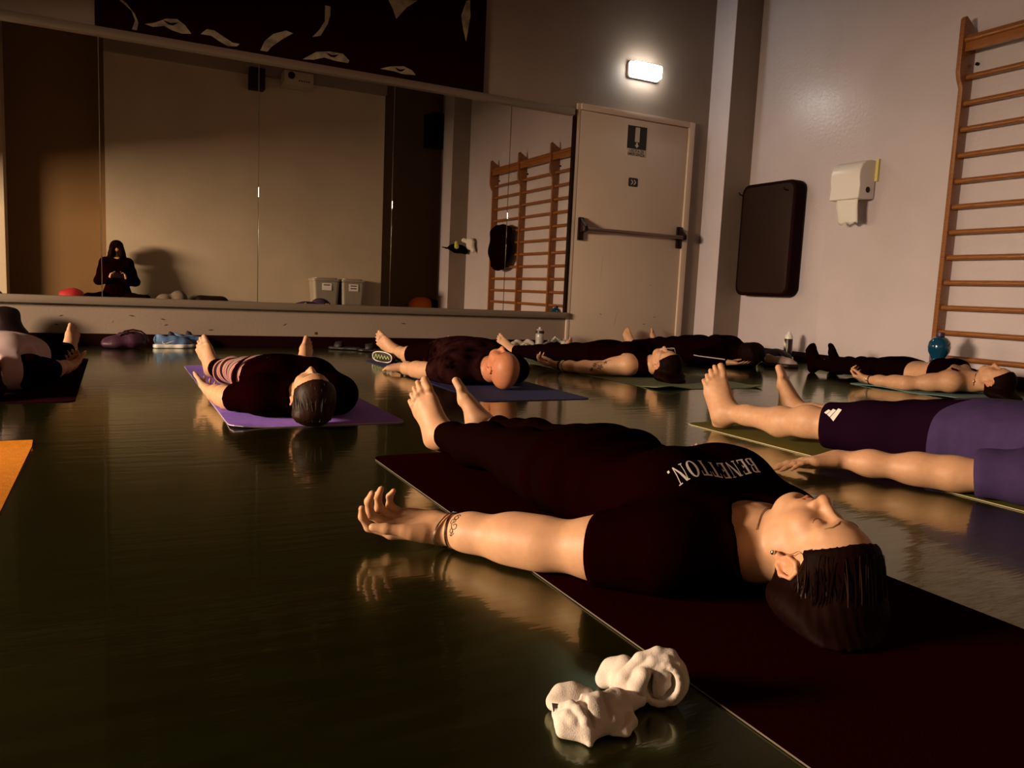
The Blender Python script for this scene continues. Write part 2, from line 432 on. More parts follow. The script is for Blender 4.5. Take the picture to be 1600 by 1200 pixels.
# ---------------------------------------------------------------- hanging black mat on two hooks
pad = empty('hanging_gym_pad', (5.36, 5.4, .57), 'thick black padded gym mat hanging on the right wall beside the pillar', 'gym mat')
M_pad = mat('black_pad_vinyl', (0.020, 0.009, 0.006), .6, bump=.05, bscale=200, spec=.12)
M_pad2 = mat('dark_pad_side', (0.010, 0.001, 0.0015), .7, spec=.05)
MB().prism([(5.31, y, z) for y, z in rrect(5.41, 1.08, .335, .515, .085)], (.125, 0, 0)).build('pad_body', M_pad2, pad, bevel=.02, seg=3)
MB().prism([(5.3085, y, z) for y, z in rrect(5.41, 1.08, .305, .485, .07)], (.004, 0, 0)).build('front_cover', M_pad, pad, bevel=.003)
for y in (5.72, 5.17):
    MB().tube([(5.44, y, 1.50), (5.30, y, 1.50), (5.265, y, 1.505), (5.25, y, 1.525)], .006, 8).build('wall_hook', M_black, pad, smooth=True)

# ---------------------------------------------------------------- paper towel dispenser
disp = empty('paper_dispenser', (5.3, 4.5, 1.34), 'white plastic paper dispenser with a sheet hanging out on the right wall', 'dispenser')
pr = [(5.415, 1.365), (5.415, 1.655), (5.36, 1.665), (5.30, 1.655), (5.255, 1.625), (5.232, 1.575), (5.228, 1.52), (5.24, 1.46), (5.236, 1.40), (5.232, 1.355), (5.30, 1.352)]
MB().prism([(x, 4.36, z) for x, z in pr], (0, .285, 0)).build('cover', M_white, disp, bevel=.012, seg=3)
MB().lathe([(.024, 0), (.024, -.003), (.018, -.004)], (5.335, 4.361, 1.43), 20, 'y').build('view_hole', M_black, disp)
M_paper = mat('paper_towel', (0.78, 0.74, 0.68), .8, bump=.1, bscale=150)
pv = []; nx, nz = 8, 10
for j in range(nz + 1):
    for i in range(nx + 1):
        t = j / nz; y = 4.385 + .20 * i / nx + .004 * math.sin(t * 5)
        z = 1.365 - .2 * t + (.012 * math.sin(i * 1.7) if j == nz else 0)
        pv.append((5.262 + .02 * t * t + .006 * math.sin(t * 4 + i * .5), y, z))
pf = [[j * (nx + 1) + i, j * (nx + 1) + i + 1, (j + 1) * (nx + 1) + i + 1, (j + 1) * (nx + 1) + i] for j in range(nz) for i in range(nx)]
po = link('paper_sheet', mesh(pv, pf), M_paper, disp, smooth=True)
md = po.modifiers.new('s', 'SOLIDIFY'); md.thickness = .0015
M_yel = mat('yellow_sponge', (0.72, 0.62, 0.22), .8)
MB().box(5.400, 5.42, 4.335, 4.362, 1.50, 1.675).build('backing_strip', M_yel, disp, bevel=.003)
# ---------------------------------------------------------------- bodies: one smooth surface grown from a distance field
def A(*v): return np.array(v, float)
def nrm(v):
    v = np.asarray(v, float); return v / (np.linalg.norm(v) + 1e-12)
def fixwind(V, Q):
    a, b, c = V[Q[:, 0]], V[Q[:, 1]], V[Q[:, 2]]
    vol = np.einsum('ij,ij->', a, np.cross(b, c))
    return Q if vol > 0 else Q[:, ::-1]
class Sdf:
    def __init__(s): s.ops = []
    def rc(s, a, b, ra, rb, k=.02, t='', sub=False):
        a = np.asarray(a, float); b = np.asarray(b, float); r = max(ra, rb)
        s.ops.append(('rc', (a, b, ra, rb), k, t, sub, np.minimum(a, b) - r, np.maximum(a, b) + r)); return s
    def chain(s, pts, rs, k=.02, t=''):
        for i in range(len(pts) - 1): s.rc(pts[i], pts[i + 1], rs[i], rs[i + 1], k, t)
        return s
    def fc(s, a, b, ra, rb, k=.02, t=''):
        """cone with a flat far end (sleeves, hems)"""
        a = np.asarray(a, float); b = np.asarray(b, float); r = max(ra, rb)
        s.ops.append(('fc', (a, b, ra, rb), k, t, False, np.minimum(a, b) - r, np.maximum(a, b) + r)); return s
    def el(s, c, r, k=.02, t='', M=None, sub=False):
        c = np.asarray(c, float); r = np.asarray(r, float)
        M = np.eye(3) if M is None else np.asarray(M, float)          # rows: local axes in world
        e = np.sqrt(((M * r[:, None]) ** 2).sum(0))
        s.ops.append(('el', (c, r, M), k, t, sub, c - e, c + e)); return s
    def loft(s, O, U, V, W, st, k=.03, t='', n=2.5):
        """st rows: v, half width, half depth, w centre, u centre"""
        st = np.array(st, float); O = np.asarray(O, float); U = np.asarray(U, float); V = np.asarray(V, float); W = np.asarray(W, float)
        fv = np.linspace(st[0, 0], st[-1, 0], 120); cols = []
        for c in range(1, 5):
            y = np.interp(fv, st[:, 0], st[:, c])
            for _ in range(6): y[1:-1] = (y[:-2] + 2 * y[1:-1] + y[2:]) / 4
            cols.append(y)
        cs = []
        for i in range(0, 120, 7):
            for a in (-1, 1):
                for b in (-1, 1):
                    cs.append(O + U * (cols[3][i] + a * cols[0][i]) + V * fv[i] + W * (cols[2][i] + b * cols[1][i]))
        cs = np.array(cs)
        s.ops.append(('loft', (O, U, V, W, fv, cols, n), k, t, False, cs.min(0) - .02, cs.max(0) + .02)); return s
    def plane(s, n, p, k=.004, t=''):
        """keeps the side the normal points away from"""
        s.ops.append(('pl', (nrm(n), np.asarray(p, float)), k, t, False, None, None)); return s
    def cut(s, c, r, k=.004, M=None):
        s.ops.append(('el', (np.asarray(c, float), np.asarray(r, float), np.eye(3) if M is None else np.asarray(M, float)), k, 'cut', True, np.asarray(c, float) - max(r), np.asarray(c, float) + max(r))); return s
    @staticmethod
    def prim(op, P):
        ty, a = op[0], op[1]
        if ty == 'rc':
            p0, p1, ra, rb = a; ab = p1 - p0; L = ab.dot(ab) + 1e-12
            q = P - p0; t = np.clip(q @ ab / L, 0, 1)
            return np.sqrt(((q - t[:, None] * ab) ** 2).sum(1)) - (ra + t * (rb - ra))
        if ty == 'fc':
            p0, p1, ra, rb = a; ab = p1 - p0; L = np.linalg.norm(ab); u = ab / L
            q = P - p0; t = q @ u; rad = np.sqrt(np.maximum((q * q).sum(1) - t * t, 0))
            d = rad - (ra + np.clip(t / L, 0, 1) * (rb - ra))
            low = np.where(t < 0, np.sqrt((q * q).sum(1)) - ra, d)
            return np.where(t > L, np.sqrt(np.maximum(d, 0) ** 2 + (t - L) ** 2), np.maximum(low, t - L))
        if ty == 'el':
            c, r, M = a; q = (P - c) @ M.T
            k0 = np.sqrt(((q / r) ** 2).sum(1)); k1 = np.sqrt(((q / r ** 2) ** 2).sum(1)) + 1e-9
            return k0 * (k0 - 1) / k1
        if ty == 'loft':
            O, U, V, W, fv, cols, n = a; q = P - O
            u, v, w = q @ U, q @ V, q @ W
            hw = np.interp(v, fv, cols[0]); hd = np.interp(v, fv, cols[1]); wc = np.interp(v, fv, cols[2]); uc = np.interp(v, fv, cols[3])
            r = ((np.abs(u - uc) / hw) ** n + (np.abs(w - wc) / hd) ** n) ** (1 / n)
            d = (r - 1) * np.minimum(hw, hd)
            e = np.maximum(fv[0] - v, v - fv[-1])
            return np.where(e > 0, np.sqrt(np.maximum(d, 0) ** 2 + e ** 2), np.maximum(d, e))
        if ty == 'pl': return (P - a[1]) @ a[0]
    def ev(s, P, band, off=0.0, disp=None, only=None):
        Dv = np.full(len(P), 1e3, float)
        for i, op in enumerate(s.ops):
            k, sub = op[2], op[4]
            if op[5] is None: idx = slice(None); Q = P
            else:
                m = band + k + off
                lo, hi = op[5] - m, op[6] + m
                idx = np.nonzero(((P > lo) & (P < hi)).all(1))[0]
                if not len(idx): continue
                Q = P[idx]
            x = s.prim(op, Q); d = Dv[idx]
            if op[0] == 'pl' or sub:
                if sub: x = -x
                h = np.maximum(k - np.abs(d - x), 0) / max(k, 1e-9)
                Dv[idx] = np.maximum(d, x) + h * h * k / 4
            else:
                x = x - (off if op[3] != 'raw' else 0)
                h = np.maximum(k - np.abs(d - x), 0) / max(k, 1e-9)
                Dv[idx] = np.minimum(d, x) - h * h * k / 4
        if disp is not None: Dv = Dv + disp(P)
        return np.minimum(Dv, band)
    def bounds(s, off):
        lo = np.min([o[5] for o in s.ops if o[5] is not None and not o[4]], 0) - off - .02
        hi = np.max([o[6] for o in s.ops if o[5] is not None and not o[4]], 0) + off + .02
        return lo, hi
    def project(s, P, n=6, off=0.0):
        """move points on to the surface"""
        P = np.array(P, float); e = 1e-3
        for _ in range(n):
            d = s.ev(P, .3, off)
            g = np.stack([s.ev(P + np.eye(3)[i] * e, .3, off) - s.ev(P - np.eye(3)[i] * e, .3, off) for i in range(3)], 1) / (2 * e)
            L = np.linalg.norm(g, axis=1, keepdims=True); g = g / np.maximum(L, .3)
            P = P - g * np.clip(d, -.02, .02)[:, None]
        return P
    def drop(s, P, axis, off=0.0, start=.3, n=60):
        """slide points along -axis from outside until they touch"""
        P = np.array(P, float) + np.asarray(axis) * start; ax = np.asarray(axis, float)
        for _ in range(n):
            d = s.ev(P, .4, off); P = P - ax * np.maximum(d, 0)[:, None] * .8
        return P
    def surface(s, h, off=0.0, disp=None, lo=None, hi=None, smooth=1):
        R = 4; H = h * R
        L, U = s.bounds(off)
        if lo is not None: L = np.maximum(L, lo)
        if hi is not None: U = np.minimum(U, hi)
        nc = np.ceil((U - L) / H).astype(int) + 2
        ax = [L[i] - H * .5 + H * np.arange(nc[i]) for i in range(3)]
        G = np.stack(np.meshgrid(*ax, indexing='ij'), -1).reshape(-1, 3)
        band = 2.2 * H
        Dc = s.ev(G, band, off, disp).reshape(nc)
        near = np.abs(Dc) < 1.75 * H
        c = nc - 1
        act = np.zeros(c, bool); neg = np.zeros(c, bool)
        for i in (0, 1):
            for j in (0, 1):
                for k in (0, 1): act |= near[i:i + c[0], j:j + c[1], k:k + c[2]]
        neg = Dc[:-1, :-1, :-1] < 0
        rep = lambda a: a.repeat(R, 0).repeat(R, 1).repeat(R, 2)
        nf = c * R + 1
        F = np.full(nf, band, np.float32)
        F[:-1, :-1, :-1] = np.where(rep(neg), -band, band)
        M = np.zeros(nf, bool); a = rep(act)
        for i in (0, 1):
            for j in (0, 1):
                for k in (0, 1):
                    M[i:nf[0] - 1 + i, j:nf[1] - 1 + j, k:nf[2] - 1 + k] |= a
        I = np.argwhere(M)
        P = I * h + np.array([ax[0][0], ax[1][0], ax[2][0]])
        F[M] = s.ev(P, band, off, disp)
        # surface nets
        neg = F < 0
        cnt = np.zeros(nf - 1, np.int8)
        for i in (0, 1):
            for j in (0, 1):
                for k in (0, 1): cnt += neg[i:nf[0] - 1 + i, j:nf[1] - 1 + j, k:nf[2] - 1 + k]
        cells = np.argwhere((cnt > 0) & (cnt < 8))
        cid = np.full(nf - 1, -1, np.int32); cid[tuple(cells.T)] = np.arange(len(cells))
        acc = np.zeros((len(cells), 3)); num = np.zeros(len(cells))
        cor = [np.array(q) for q in ((0, 0, 0), (1, 0, 0), (0, 1, 0), (1, 1, 0), (0, 0, 1), (1, 0, 1), (0, 1, 1), (1, 1, 1))]
        val = [F[tuple((cells + q).T)] for q in cor]
        for (p, q) in ((0, 1), (2, 3), (4, 5), (6, 7), (0, 2), (1, 3), (4, 6), (5, 7), (0, 4), (1, 5), (2, 6), (3, 7)):
            a0, b0 = val[p], val[q]; cr = (a0 < 0) != (b0 < 0)
            t = np.where(cr, a0 / np.where(cr, a0 - b0, 1), 0)
            acc += np.where(cr[:, None], cor[p] + t[:, None] * (cor[q] - cor[p]), 0); num += cr
        V = (cells + acc / num[:, None]) * h + np.array([ax[0][0], ax[1][0], ax[2][0]])
        quads = []
        for axn in range(3):
            o = [i for i in range(3) if i != axn]
            s0 = [slice(1, -1)] * 3; s0[axn] = slice(0, -1); s1 = list(s0); s1[axn] = slice(1, None)
            x0, x1 = neg[tuple(s0)], neg[tuple(s1)]
            E = np.argwhere(x0 != x1)
            flip = x0[tuple(E.T)]
            E = E + np.array([0 if i == axn else 1 for i in range(3)])
            d1 = np.zeros(3, int); d1[o[0]] = 1; d2 = np.zeros(3, int); d2[o[1]] = 1
            g = lambda e: cid[tuple(e.T)]
            q = np.stack([g(E - d1 - d2), g(E - d2), g(E), g(E - d1)], 1)
            if axn == 1: flip = ~flip
            q[~flip] = q[~flip][:, ::-1]
            quads.append(q)
        Q = np.concatenate(quads)
        Q = Q[(Q >= 0).all(1)]
        for _ in range(smooth):
            S = np.zeros_like(V); N = np.zeros(len(V))
            for i in range(4):
                a1, b1 = Q[:, i], Q[:, (i + 1) % 4]
                np.add.at(S, a1, V[b1]); np.add.at(N, a1, 1)
            V = V * .4 + .6 * S / np.maximum(N, 1)[:, None]
        return V, fixwind(V, Q)

def waves(P, seed, scale, dirs=5):
    """cheap smooth noise in about -1..1"""
    r = np.random.default_rng(seed); out = np.zeros(len(P))
    for _ in range(dirs):
        d = r.normal(size=3); d /= np.linalg.norm(d)
        w = r.normal(size=3); w /= np.linalg.norm(w)
        out += np.sin((P @ d) * scale * (0.7 + .6 * r.random()) + 1.5 * np.sin((P @ w) * scale * .6 + r.random() * 6) + r.random() * 6)
    return out / dirs * 1.3

def paint(o, V, blobs):
    """per-point colour: (centre or segment a,b, radius, colour, strength)"""
    C = np.ones((len(V), 4), np.float32)
    for a, b, r, c, st in blobs:
        a = np.asarray(a, float); b = np.asarray(b, float); ab = b - a
        t = np.clip((V - a) @ ab / (ab.dot(ab) + 1e-9), 0, 1)
        d = np.linalg.norm(V - a - t[:, None] * ab, axis=1)
        w = np.clip(1.35 - d / r, 0, 1) * st; w = w * w * (3 - 2 * w) if st == 1 else w
        C[:, :3] = C[:, :3] * (1 - w[:, None]) + np.array(c) * w[:, None]
    at = o.data.color_attributes.new('Col', 'FLOAT_COLOR', 'POINT')
    at.data.foreach_set('color', C.ravel())

def solid(name, sdf, h, m, parent=None, loc=None, off=0.0, disp=None, blobs=None, lo=None, hi=None, smooth=None):
    if smooth is None: smooth = 4 if (off and off > 0.005) else 1
    V, Q = sdf.surface(h, off, disp, lo, hi, smooth)
    o = link(name, fast_mesh(V, Q), m, parent, loc, smooth=True)
    if blobs is not None: paint(o, V, blobs)
    return o

# ---------------------------------------------------------------- anatomy
def add_hand(S, W, d, n, side, s, curls, spread=1.0, thumb=(.62, .55, .45), k=.005, blobs=None, polish=None):
    """W wrist, d towards the fingers, n palm normal, side 'L'/'R'"""
    d = nrm(d); n = nrm(n - d * np.dot(n, d)); t = np.cross(d, n) * (1 if side == 'R' else -1)
    W = np.asarray(W, float)
    f = lambda x, y, z=0: W + s * (d * x + t * y + n * z)
    S.el(f(.012, 0, 0), (.040 * s, .0275 * s, .0195 * s), .025 * s, 'hand', np.array([d, t, n]))
    mc = [(.088, .027), (.092, .008), (.087, -.011), (.079, -.028)]
    for x, y in mc: S.rc(f(.008, y * .45), f(x, y), .0145 * s, .0105 * s, .014 * s, 'hand')
    S.rc(f(.012, .016, .006), f(.050, .034, .012), .0165 * s, .0125 * s, .012 * s, 'hand')
    S.rc(f(.02, -.02, .006), f(.07, -.027, .005), .0135 * s, .0105 * s, .012 * s, 'hand')
    ln = [(.041, .024, .018), (.045, .028, .019), (.041, .026, .018), (.033, .019, .016)]
    rr = [(.0086, .0078, .0070, .0058), (.0088, .0080, .0071, .0058), (.0083, .0076, .0068, .0056), (.0074, .0067, .0060, .005)]
    tips = []
    for i in range(4):
        x, y = mc[i]; p = f(x, y); ang = 0; dirf = nrm(d + t * (y * 2.2 * spread))
        for j in range(3):
            ang += math.radians(curls[i][j])
            dd = dirf * math.cos(ang) + n * math.sin(ang)
            q = p + dd * ln[i][j] * s
            S.rc(p, q, rr[i][j] * s, rr[i][j + 1] * s, k * s if j else .008 * s, 'hand'); p = q
        tips.append((p, dd))
    p = f(.030, .028, .008); v = nrm(d * thumb[0] + t * thumb[1] + n * thumb[2])
    q = p + v * .034 * s; S.rc(p, q, .0145 * s, .0108 * s, .008 * s, 'hand')
    v2 = nrm(v + d * .45); q2 = q + v2 * .031 * s; S.rc(q, q2, .0104 * s, .0092 * s, k * s, 'hand')
    v3 = nrm(v2 + d * .25); q3 = q2 + v3 * .023 * s; S.rc(q2, q3, .0096 * s, .0072 * s, k * s, 'hand')
    if blobs is not None:
        for p, dd in tips: blobs.append((p, p, .009 * s, (1.0, .80, .76), .5))
    return tips

RELAX = [(22, 32, 22), (30, 38, 24), (36, 40, 24), (38, 38, 24)]
OPEN = [(8, 12, 8), (10, 14, 10), (12, 16, 10), (14, 16, 10)]

def add_foot(S, An, t, m, side, s, k=.006, blobs=None):
    """An ankle, t heel->toes, m sole->top of the foot"""
    t = nrm(t); m = nrm(m - t * np.dot(m, t)); l = np.cross(t, m) * (1 if side == 'R' else -1)
    An = np.asarray(An, float); f = lambda x, y, z=0: An + s * (t * x + l * y + m * z)
    S.rc(f(-.040, 0, -.040), f(-.008, 0, -.012), .028 * s, .036 * s, .03 * s, 'foot')
    S.rc(f(.005, -.004, .0), f(.095, -.020, -.030), .035 * s, .021 * s, .03 * s, 'foot')
    S.rc(f(.0, .008, -.012), f(.085, .022, -.042), .030 * s, .017 * s, .03 * s, 'foot')
    S.rc(f(-.03, .006, -.045), f(.07, .028, -.052), .022 * s, .014 * s, .02 * s, 'foot')
    S.rc(f(.05, .002, -.018), f(.100, .004, -.036), .020 * s, .015 * s, .02 * s, 'foot')
    S.el(f(-.004, -.030, -.006), (.013 * s,) * 3, .02 * s, 'foot'); S.el(f(-.010, .032, -.010), (.012 * s,) * 3, .02 * s, 'foot')
    toes = [(-.028, .108, .048, .0125, .0122), (-.007, .118, .040, .0086, .0080), (.009, .113, .034, .0082, .0076), (.023, .104, .029, .0078, .0072), (.036, .092, .025, .0075, .0070)]
    for i, (y, x, L, r0, r1) in enumerate(toes):
        a = f(x - .02, y * .92, -.040 - .002 * i); b = f(x + L * .45, y, -.034 - .003 * i); c = f(x + L, y * 1.02, -.042 - .003 * i)
        S.rc(a, b, r0 * s, r0 * s * .98, .010 * s, 'foot'); S.rc(b, c, r0 * s, r1 * s, k * s * .5, 'foot')
        if blobs is not None: blobs.append((c + m * .008 * s, c + m * .008 * s, r1 * s * .8, (1.0, .86, .80), .55))

def head_frame(C, U, up, fw, turn=0, tilt=0, hs=1.0):
    hx, hy, hz = nrm(U), nrm(up), nrm(fw)
    a = math.radians(turn); hx, hz = hx * math.cos(a) - hz * math.sin(a), hz * math.cos(a) + hx * math.sin(a)
    a = math.radians(tilt); hy, hz = hy * math.cos(a) + hz * math.sin(a), hz * math.cos(a) - hy * math.sin(a)   # + chin towards the chest off
    C = np.asarray(C, float)
    return dict(C=C, x=hx, y=hy, z=hz, s=hs, M=np.array([hx, hy, hz]), f=lambda x, y, z: C + hs * (hx * x + hy * y + hz * z))

def add_head(S, Hd, blobs=None, fine=True, male=False, lip=(.80, .50, .46)):
    f, s, M = Hd['f'], Hd['s'], Hd['M']
    e = lambda c, r, k=.02, sub=False: S.el(f(*c), np.array(r) * s, k * s, 'head', M, sub)
    r = lambda a, b, ra, rb, k=.02, sub=False: S.rc(f(*a), f(*b), ra * s, rb * s, k * s, 'head', sub)
    e((0, .030, -.012), (.074, .083, .098), .02)
    e((0, .048, .02), (.062, .055, .066), .03)
    e((0, -.036, .026), (.058 if not male else .061, .066, .060), .03)
    e((0, -.092, .066), (.024 if not male else .028, .021, .023), .028)
    for q in (-1, 1):
        r((q * .052, -.050, .000), (q * .020, -.092, .056), .016, .017, .03)
        e((q * .037, -.030, .056), (.025, .025, .025), .03)
        r((q * .010, .027, .083), (q * .042, .025, .066), .009, .010, .016)
    e((0, -.058, .076), (.027, .020, .019), .02)
    # nose
    r((0, .016, .0815), (0, -.026, .1035), .0076, .0098, .014)
    e((0, -.033, .1065), (.0118, .0112, .0118), .010)
    for q in (-1, 1): e((q * .0135, -.038, .0935), (.0092, .0088, .0112), .007)
    # eyes: socket, closed lid
    for q in (-1, 1):
        e((q * .032, .003, .099), (.021, .0145, .020), .015, True)
        e((q * .0315, .001, .0675), (.0165, .0135, .0145), .005)
    # lips
    for q in (-1, 1):
        r((0, -.0585, .0915), (q * .022, -.0625, .080), .0062, .0030, .005)
        r((0, -.0695, .0905), (q * .021, -.0640, .080), .0070, .0030, .005)
    e((0, -.081, .090), (.016, .005, .006), .010, True)
    if fine:
        for q in (-1, 1):
            r((0, -.0640, .0985), (q * .024, -.0635, .0815), .0018, .0018, .003, True)
            e((q * .0068, -.0445, .101), (.0035, .003, .004), .003, True)
    # ears
    for q in (-1, 1):
        e((q * .076, .002, -.014), (.007, .027, .017), .008)
        pts = [(.079, -.002, .004), (.081, .020, .004), (.084, .031, -.008), (.087, .026, -.024), (.087, .004, -.032), (.083, -.016, -.022)]
        for i in range(len(pts) - 1):
            r((q * pts[i][0], *pts[i][1:]), (q * pts[i + 1][0], *pts[i + 1][1:]), .0045, .0045, .005)
        e((q * .080, -.026, -.008), (.006, .011, .009), .006)
        e((q * .0880, -.001, -.010), (.0100, .014, .011), .003, True)
        e((q * .0885, .017, -.016), (.0055, .008, .010), .003, True)
    if blobs is not None:
        for q in (-1, 1):
            blobs.append((f(0, -.0590, .096), f(q * .021, -.0630, .083), .0068 * s, lip, .75))
            blobs.append((f(0, -.0695, .096), f(q * .019, -.0645, .083), .0074 * s, lip, .75))
            blobs.append((f(q * .042, -.030, .072), f(q * .042, -.030, .072), .034 * s, (1.0, .84, .80), .35))
            blobs.append((f(q * .083, 0, -.014), f(q * .083, 0, -.014), .034 * s, (1.0, .70, .62), .7))
            blobs.append((f(q * .016, .002, .08), f(q * .046, .002, .06), .009 * s, (.93, .78, .72), .5))
        blobs.append((f(0, -.032, .112), f(0, -.032, .112), .016 * s, (1.0, .74, .68), .6))

def face_details(S, Hd, parent, m_brow, m_lash, glasses=None):
    """brows and the lash line of the closed eyes, laid on the skin"""
    f, s, z = Hd['f'], Hd['s'], Hd['z']
    for q in (-1, 1):
        p = [f(q * x, y, .12) for x, y in ((.012, .026), (.022, .031), (.034, .032), (.046, .026))]
        p = S.drop(p, z, start=0.0)
        MB().tube([tuple(v) for v in p], [.0009 * s, .0019 * s, .0016 * s, .0005 * s], 6).build('eyebrow', m_brow, parent, smooth=True)
        p = [f(q * x, y, .12) for x, y in ((.019, -.003), (.025, -.007), (.032, -.0085), (.039, -.007), (.046, -.002))]
        p = S.drop(p, z, start=0.0)
        MB().tube([tuple(v) for v in p], [.0004 * s, .0008 * s, .0010 * s, .0009 * s, .0005 * s], 5).build('eyelash_line', m_lash, parent, smooth=True)

def skeleton(sp):
    """joints of a lying or sitting body from the torso frame"""
    s = sp['s']; U, V, W = [np.asarray(v, float) for v in sp.get('axes', ((1, 0, 0), (0, 1, 0), (0, 0, 1)))]
    O = np.asarray(sp['crown'], float)
    J = dict(U=U, V=V, W=W, O=O, s=s)
    J['P'] = lambda u, v, w: O + s * (U * u + V * v + W * w)
    sw = .178 if sp.get('male') else .158
    for side, q in (('L', -1), ('R', 1)):
        J['sh' + side] = np.asarray(sp.get('sh' + side, J['P'](q * sw, .325, .082)), float)
        J['hip' + side] = np.asarray(sp.get('hip' + side, J['P'](q * .088, .86, .092)), float)
        J['el' + side], J['wr' + side] = [np.asarray(p, float) for p in sp['arm' + side]]
        J['kn' + side], J['an' + side] = [np.asarray(p, float) for p in sp['leg' + side]]
    return J

F_ST = [(.262, .058, .052, .085, 0), (.295, .092, .060, .085, 0), (.335, .148, .074, .086, 0), (.40, .158, .092, .098, 0), (.47, .150, .102, .106, 0), (.55, .134, .094, .098, 0), (.63, .126, .086, .092, 0), (.71, .144, .090, .095, 0), (.79, .168, .098, .100, 0), (.86, .172, .096, .098, 0), (.91, .150, .085, .092, 0)]
M_ST = [(.262, .064, .058, .088, 0), (.295, .105, .068, .09, 0), (.335, .168, .084, .094, 0), (.40, .182, .104, .108, 0), (.47, .178, .114, .116, 0), (.55, .166, .112, .114, 0), (.64, .162, .112, .114, 0), (.72, .164, .108, .110, 0), (.80, .170, .104, .104, 0), (.86, .170, .100, .100, 0), (.91, .150, .088, .092, 0)]

def add_torso(S, J, male, k=.03):
    s = J['s']; st = [(a * s, b * s, c * s, d * s, e) for a, b, c, d, e in (M_ST if male else F_ST)]
    S.loft(J['O'], J['U'], J['V'], J['W'], st, k, 'torso')
    P = J['P']
    if not male:
        for q in (-1, 1): S.el(P(q * .070, .445, .168), (.066 * s, .066 * s, .044 * s), .05 * s, 'torso')
    for q in (-1, 1):
        S.rc(P(q * .03, .27, .085), P(q * .14, .315, .085), .040 * s, .042 * s, .05 * s, 'torso')

def add_arm(S, J, side, male, k=.02, g=1.0):
    s = J['s'] * (1.12 if male else 1.0) * g; a, b, c = J['sh' + side], J['el' + side], J['wr' + side]
    S.el(a, (.050 * s,) * 3, .05 * s, 'uarm')
    m1 = a + (b - a) * .45
    S.chain([a, m1, b], [.044 * s, .041 * s, .038 * s], .05 * s, 'uarm')
    m2 = b + (c - b) * .28; m3 = b + (c - b) * .7
    S.chain([b, m2, m3, c], [.038 * s, .0365 * s, .028 * s, .0205 * s], .04 * s, 'larm')

def add_leg(S, J, side, male, g=1.0):
    s = J['s'] * g; a, b, c = J['hip' + side], J['kn' + side], J['an' + side]
    m1 = a + (b - a) * .4; down = -J['W']
    S.chain([a, m1, b], [.084 * s, .072 * s, .052 * s], .04 * s, 'thigh')
    S.el(b + J['W'] * .012 * s, (.046 * s,) * 3, .03 * s, 'thigh')
    m2 = b + (c - b) * .3 + down * .010 * s; m3 = b + (c - b) * .72
    S.chain([b, m2, m3, c], [.049 * s, .053 * s, .036 * s, .033 * s], .03 * s, 'shin')

def body(sp):
    """the whole skin of one person as a distance field"""
    S = Sdf(); J = skeleton(sp); s = sp['s']; male = sp.get('male', False); blobs = []
    add_torso(S, J, male)
    for side in 'LR':
        add_arm(S, J, side, male, g=sp.get('garm', 1.0)); add_leg(S, J, side, male, g=sp.get('gleg', 1.0))
    hs = s * sp.get('hs', .96)
    Hd = head_frame(np.asarray(sp['headC'], float) if 'headC' in sp else J['P'](0, .124, sp.get('hw', .108)), J['U'], -J['V'], J['W'], sp.get('turn', 0), sp.get('tilt', 0), hs)
    P = J['P']
    S.rc(Hd['f'](0, -.052, -.028), P(0, .285, .082), .050 * s * (1.1 if male else 1), .058 * s * (1.12 if male else 1), .03 * s, 'neck')
    S.rc(Hd['f'](0, -.06, .0), P(0, .29, .10), .036 * s, .04 * s, .03 * s, 'neck')
    if sp.get('collar', True):
        for q in (-1, 1): S.rc(P(q * .018, .298, .138), P(q * .125, .305, .128), .0085 * s, .0085 * s, .022 * s, 'torso')
    add_head(S, Hd, blobs, sp.get('fine', False), male)
    for side in 'LR':
        hd = sp.get('hand' + side)
        if hd: add_hand(S, J['wr' + side], np.array(hd[0], float), np.array(hd[1], float), side, s * sp.get('ghand', 1.0) * (1.08 if male else 1.0), hd[2] if len(hd) > 2 else RELAX, thumb=hd[3] if len(hd) > 3 else (.62, .55, .45), blobs=blobs)
        ft = sp.get('foot' + side)
        if ft: add_foot(S, J['an' + side], np.array(ft[0], float), np.array(ft[1], float), side, s * sp.get('gfoot', 1.0) * (1.08 if male else 1.0), blobs=blobs)
    if 'floor' in sp: S.plane((0, 0, -1), (0, 0, sp['floor']), .006)
    return S, J, Hd, blobs

def garment(S, tags, extra=None):
    """a new field made of the named limbs only"""
    G = Sdf(); G.ops = [o for o in S.ops if o[3] in tags]; return G

def sleeve(G, a, b, frac, ra, rb, k=.03, extra=0.0):
    d = np.asarray(b, float) - np.asarray(a, float); L = np.linalg.norm(d)
    G.fc(a, np.asarray(a, float) + d * frac, ra, rb, k, 'sleeve')
# ---------------------------------------------------------------- people
M_skin = mat('skin', (0.56, 0.30, 0.165), .52, attr=True, noise=.06, nscale=60, bump=.05, bscale=400, sss=.12, spec=.4)
M_black_cloth = mat('black_jersey', (0.0048, 0.0004, 0.0004), .9, bump=.06, bscale=500, spec=0)
M_black_leg = mat('black_legging', (0.0046, 0.0010, 0.0005), .9, bump=.03, bscale=600, spec=.0)
M_hair = mat('dark_brown_hair', (0.007, 0.0016, 0.0008), .62, spec=.03, noise=.3, nscale=30)
M_brow = mat('brow_hair', (0.25, 0.125, 0.065), .8)
M_strand = mat('brown_hair_strand', (0.028, 0.010, 0.0045), .5, spec=.15)
M_lash = mat('lash_hair', (0.05, 0.02, 0.012), .7)
M_silver = mat('silver', (0.75, 0.68, 0.62), .2, metal=1)
M_ink = mat('tattoo_ink', (0.055, 0.025, 0.018), .7)
M_print = mat('white_shirt_print', (0.80, 0.72, 0.68), .7)

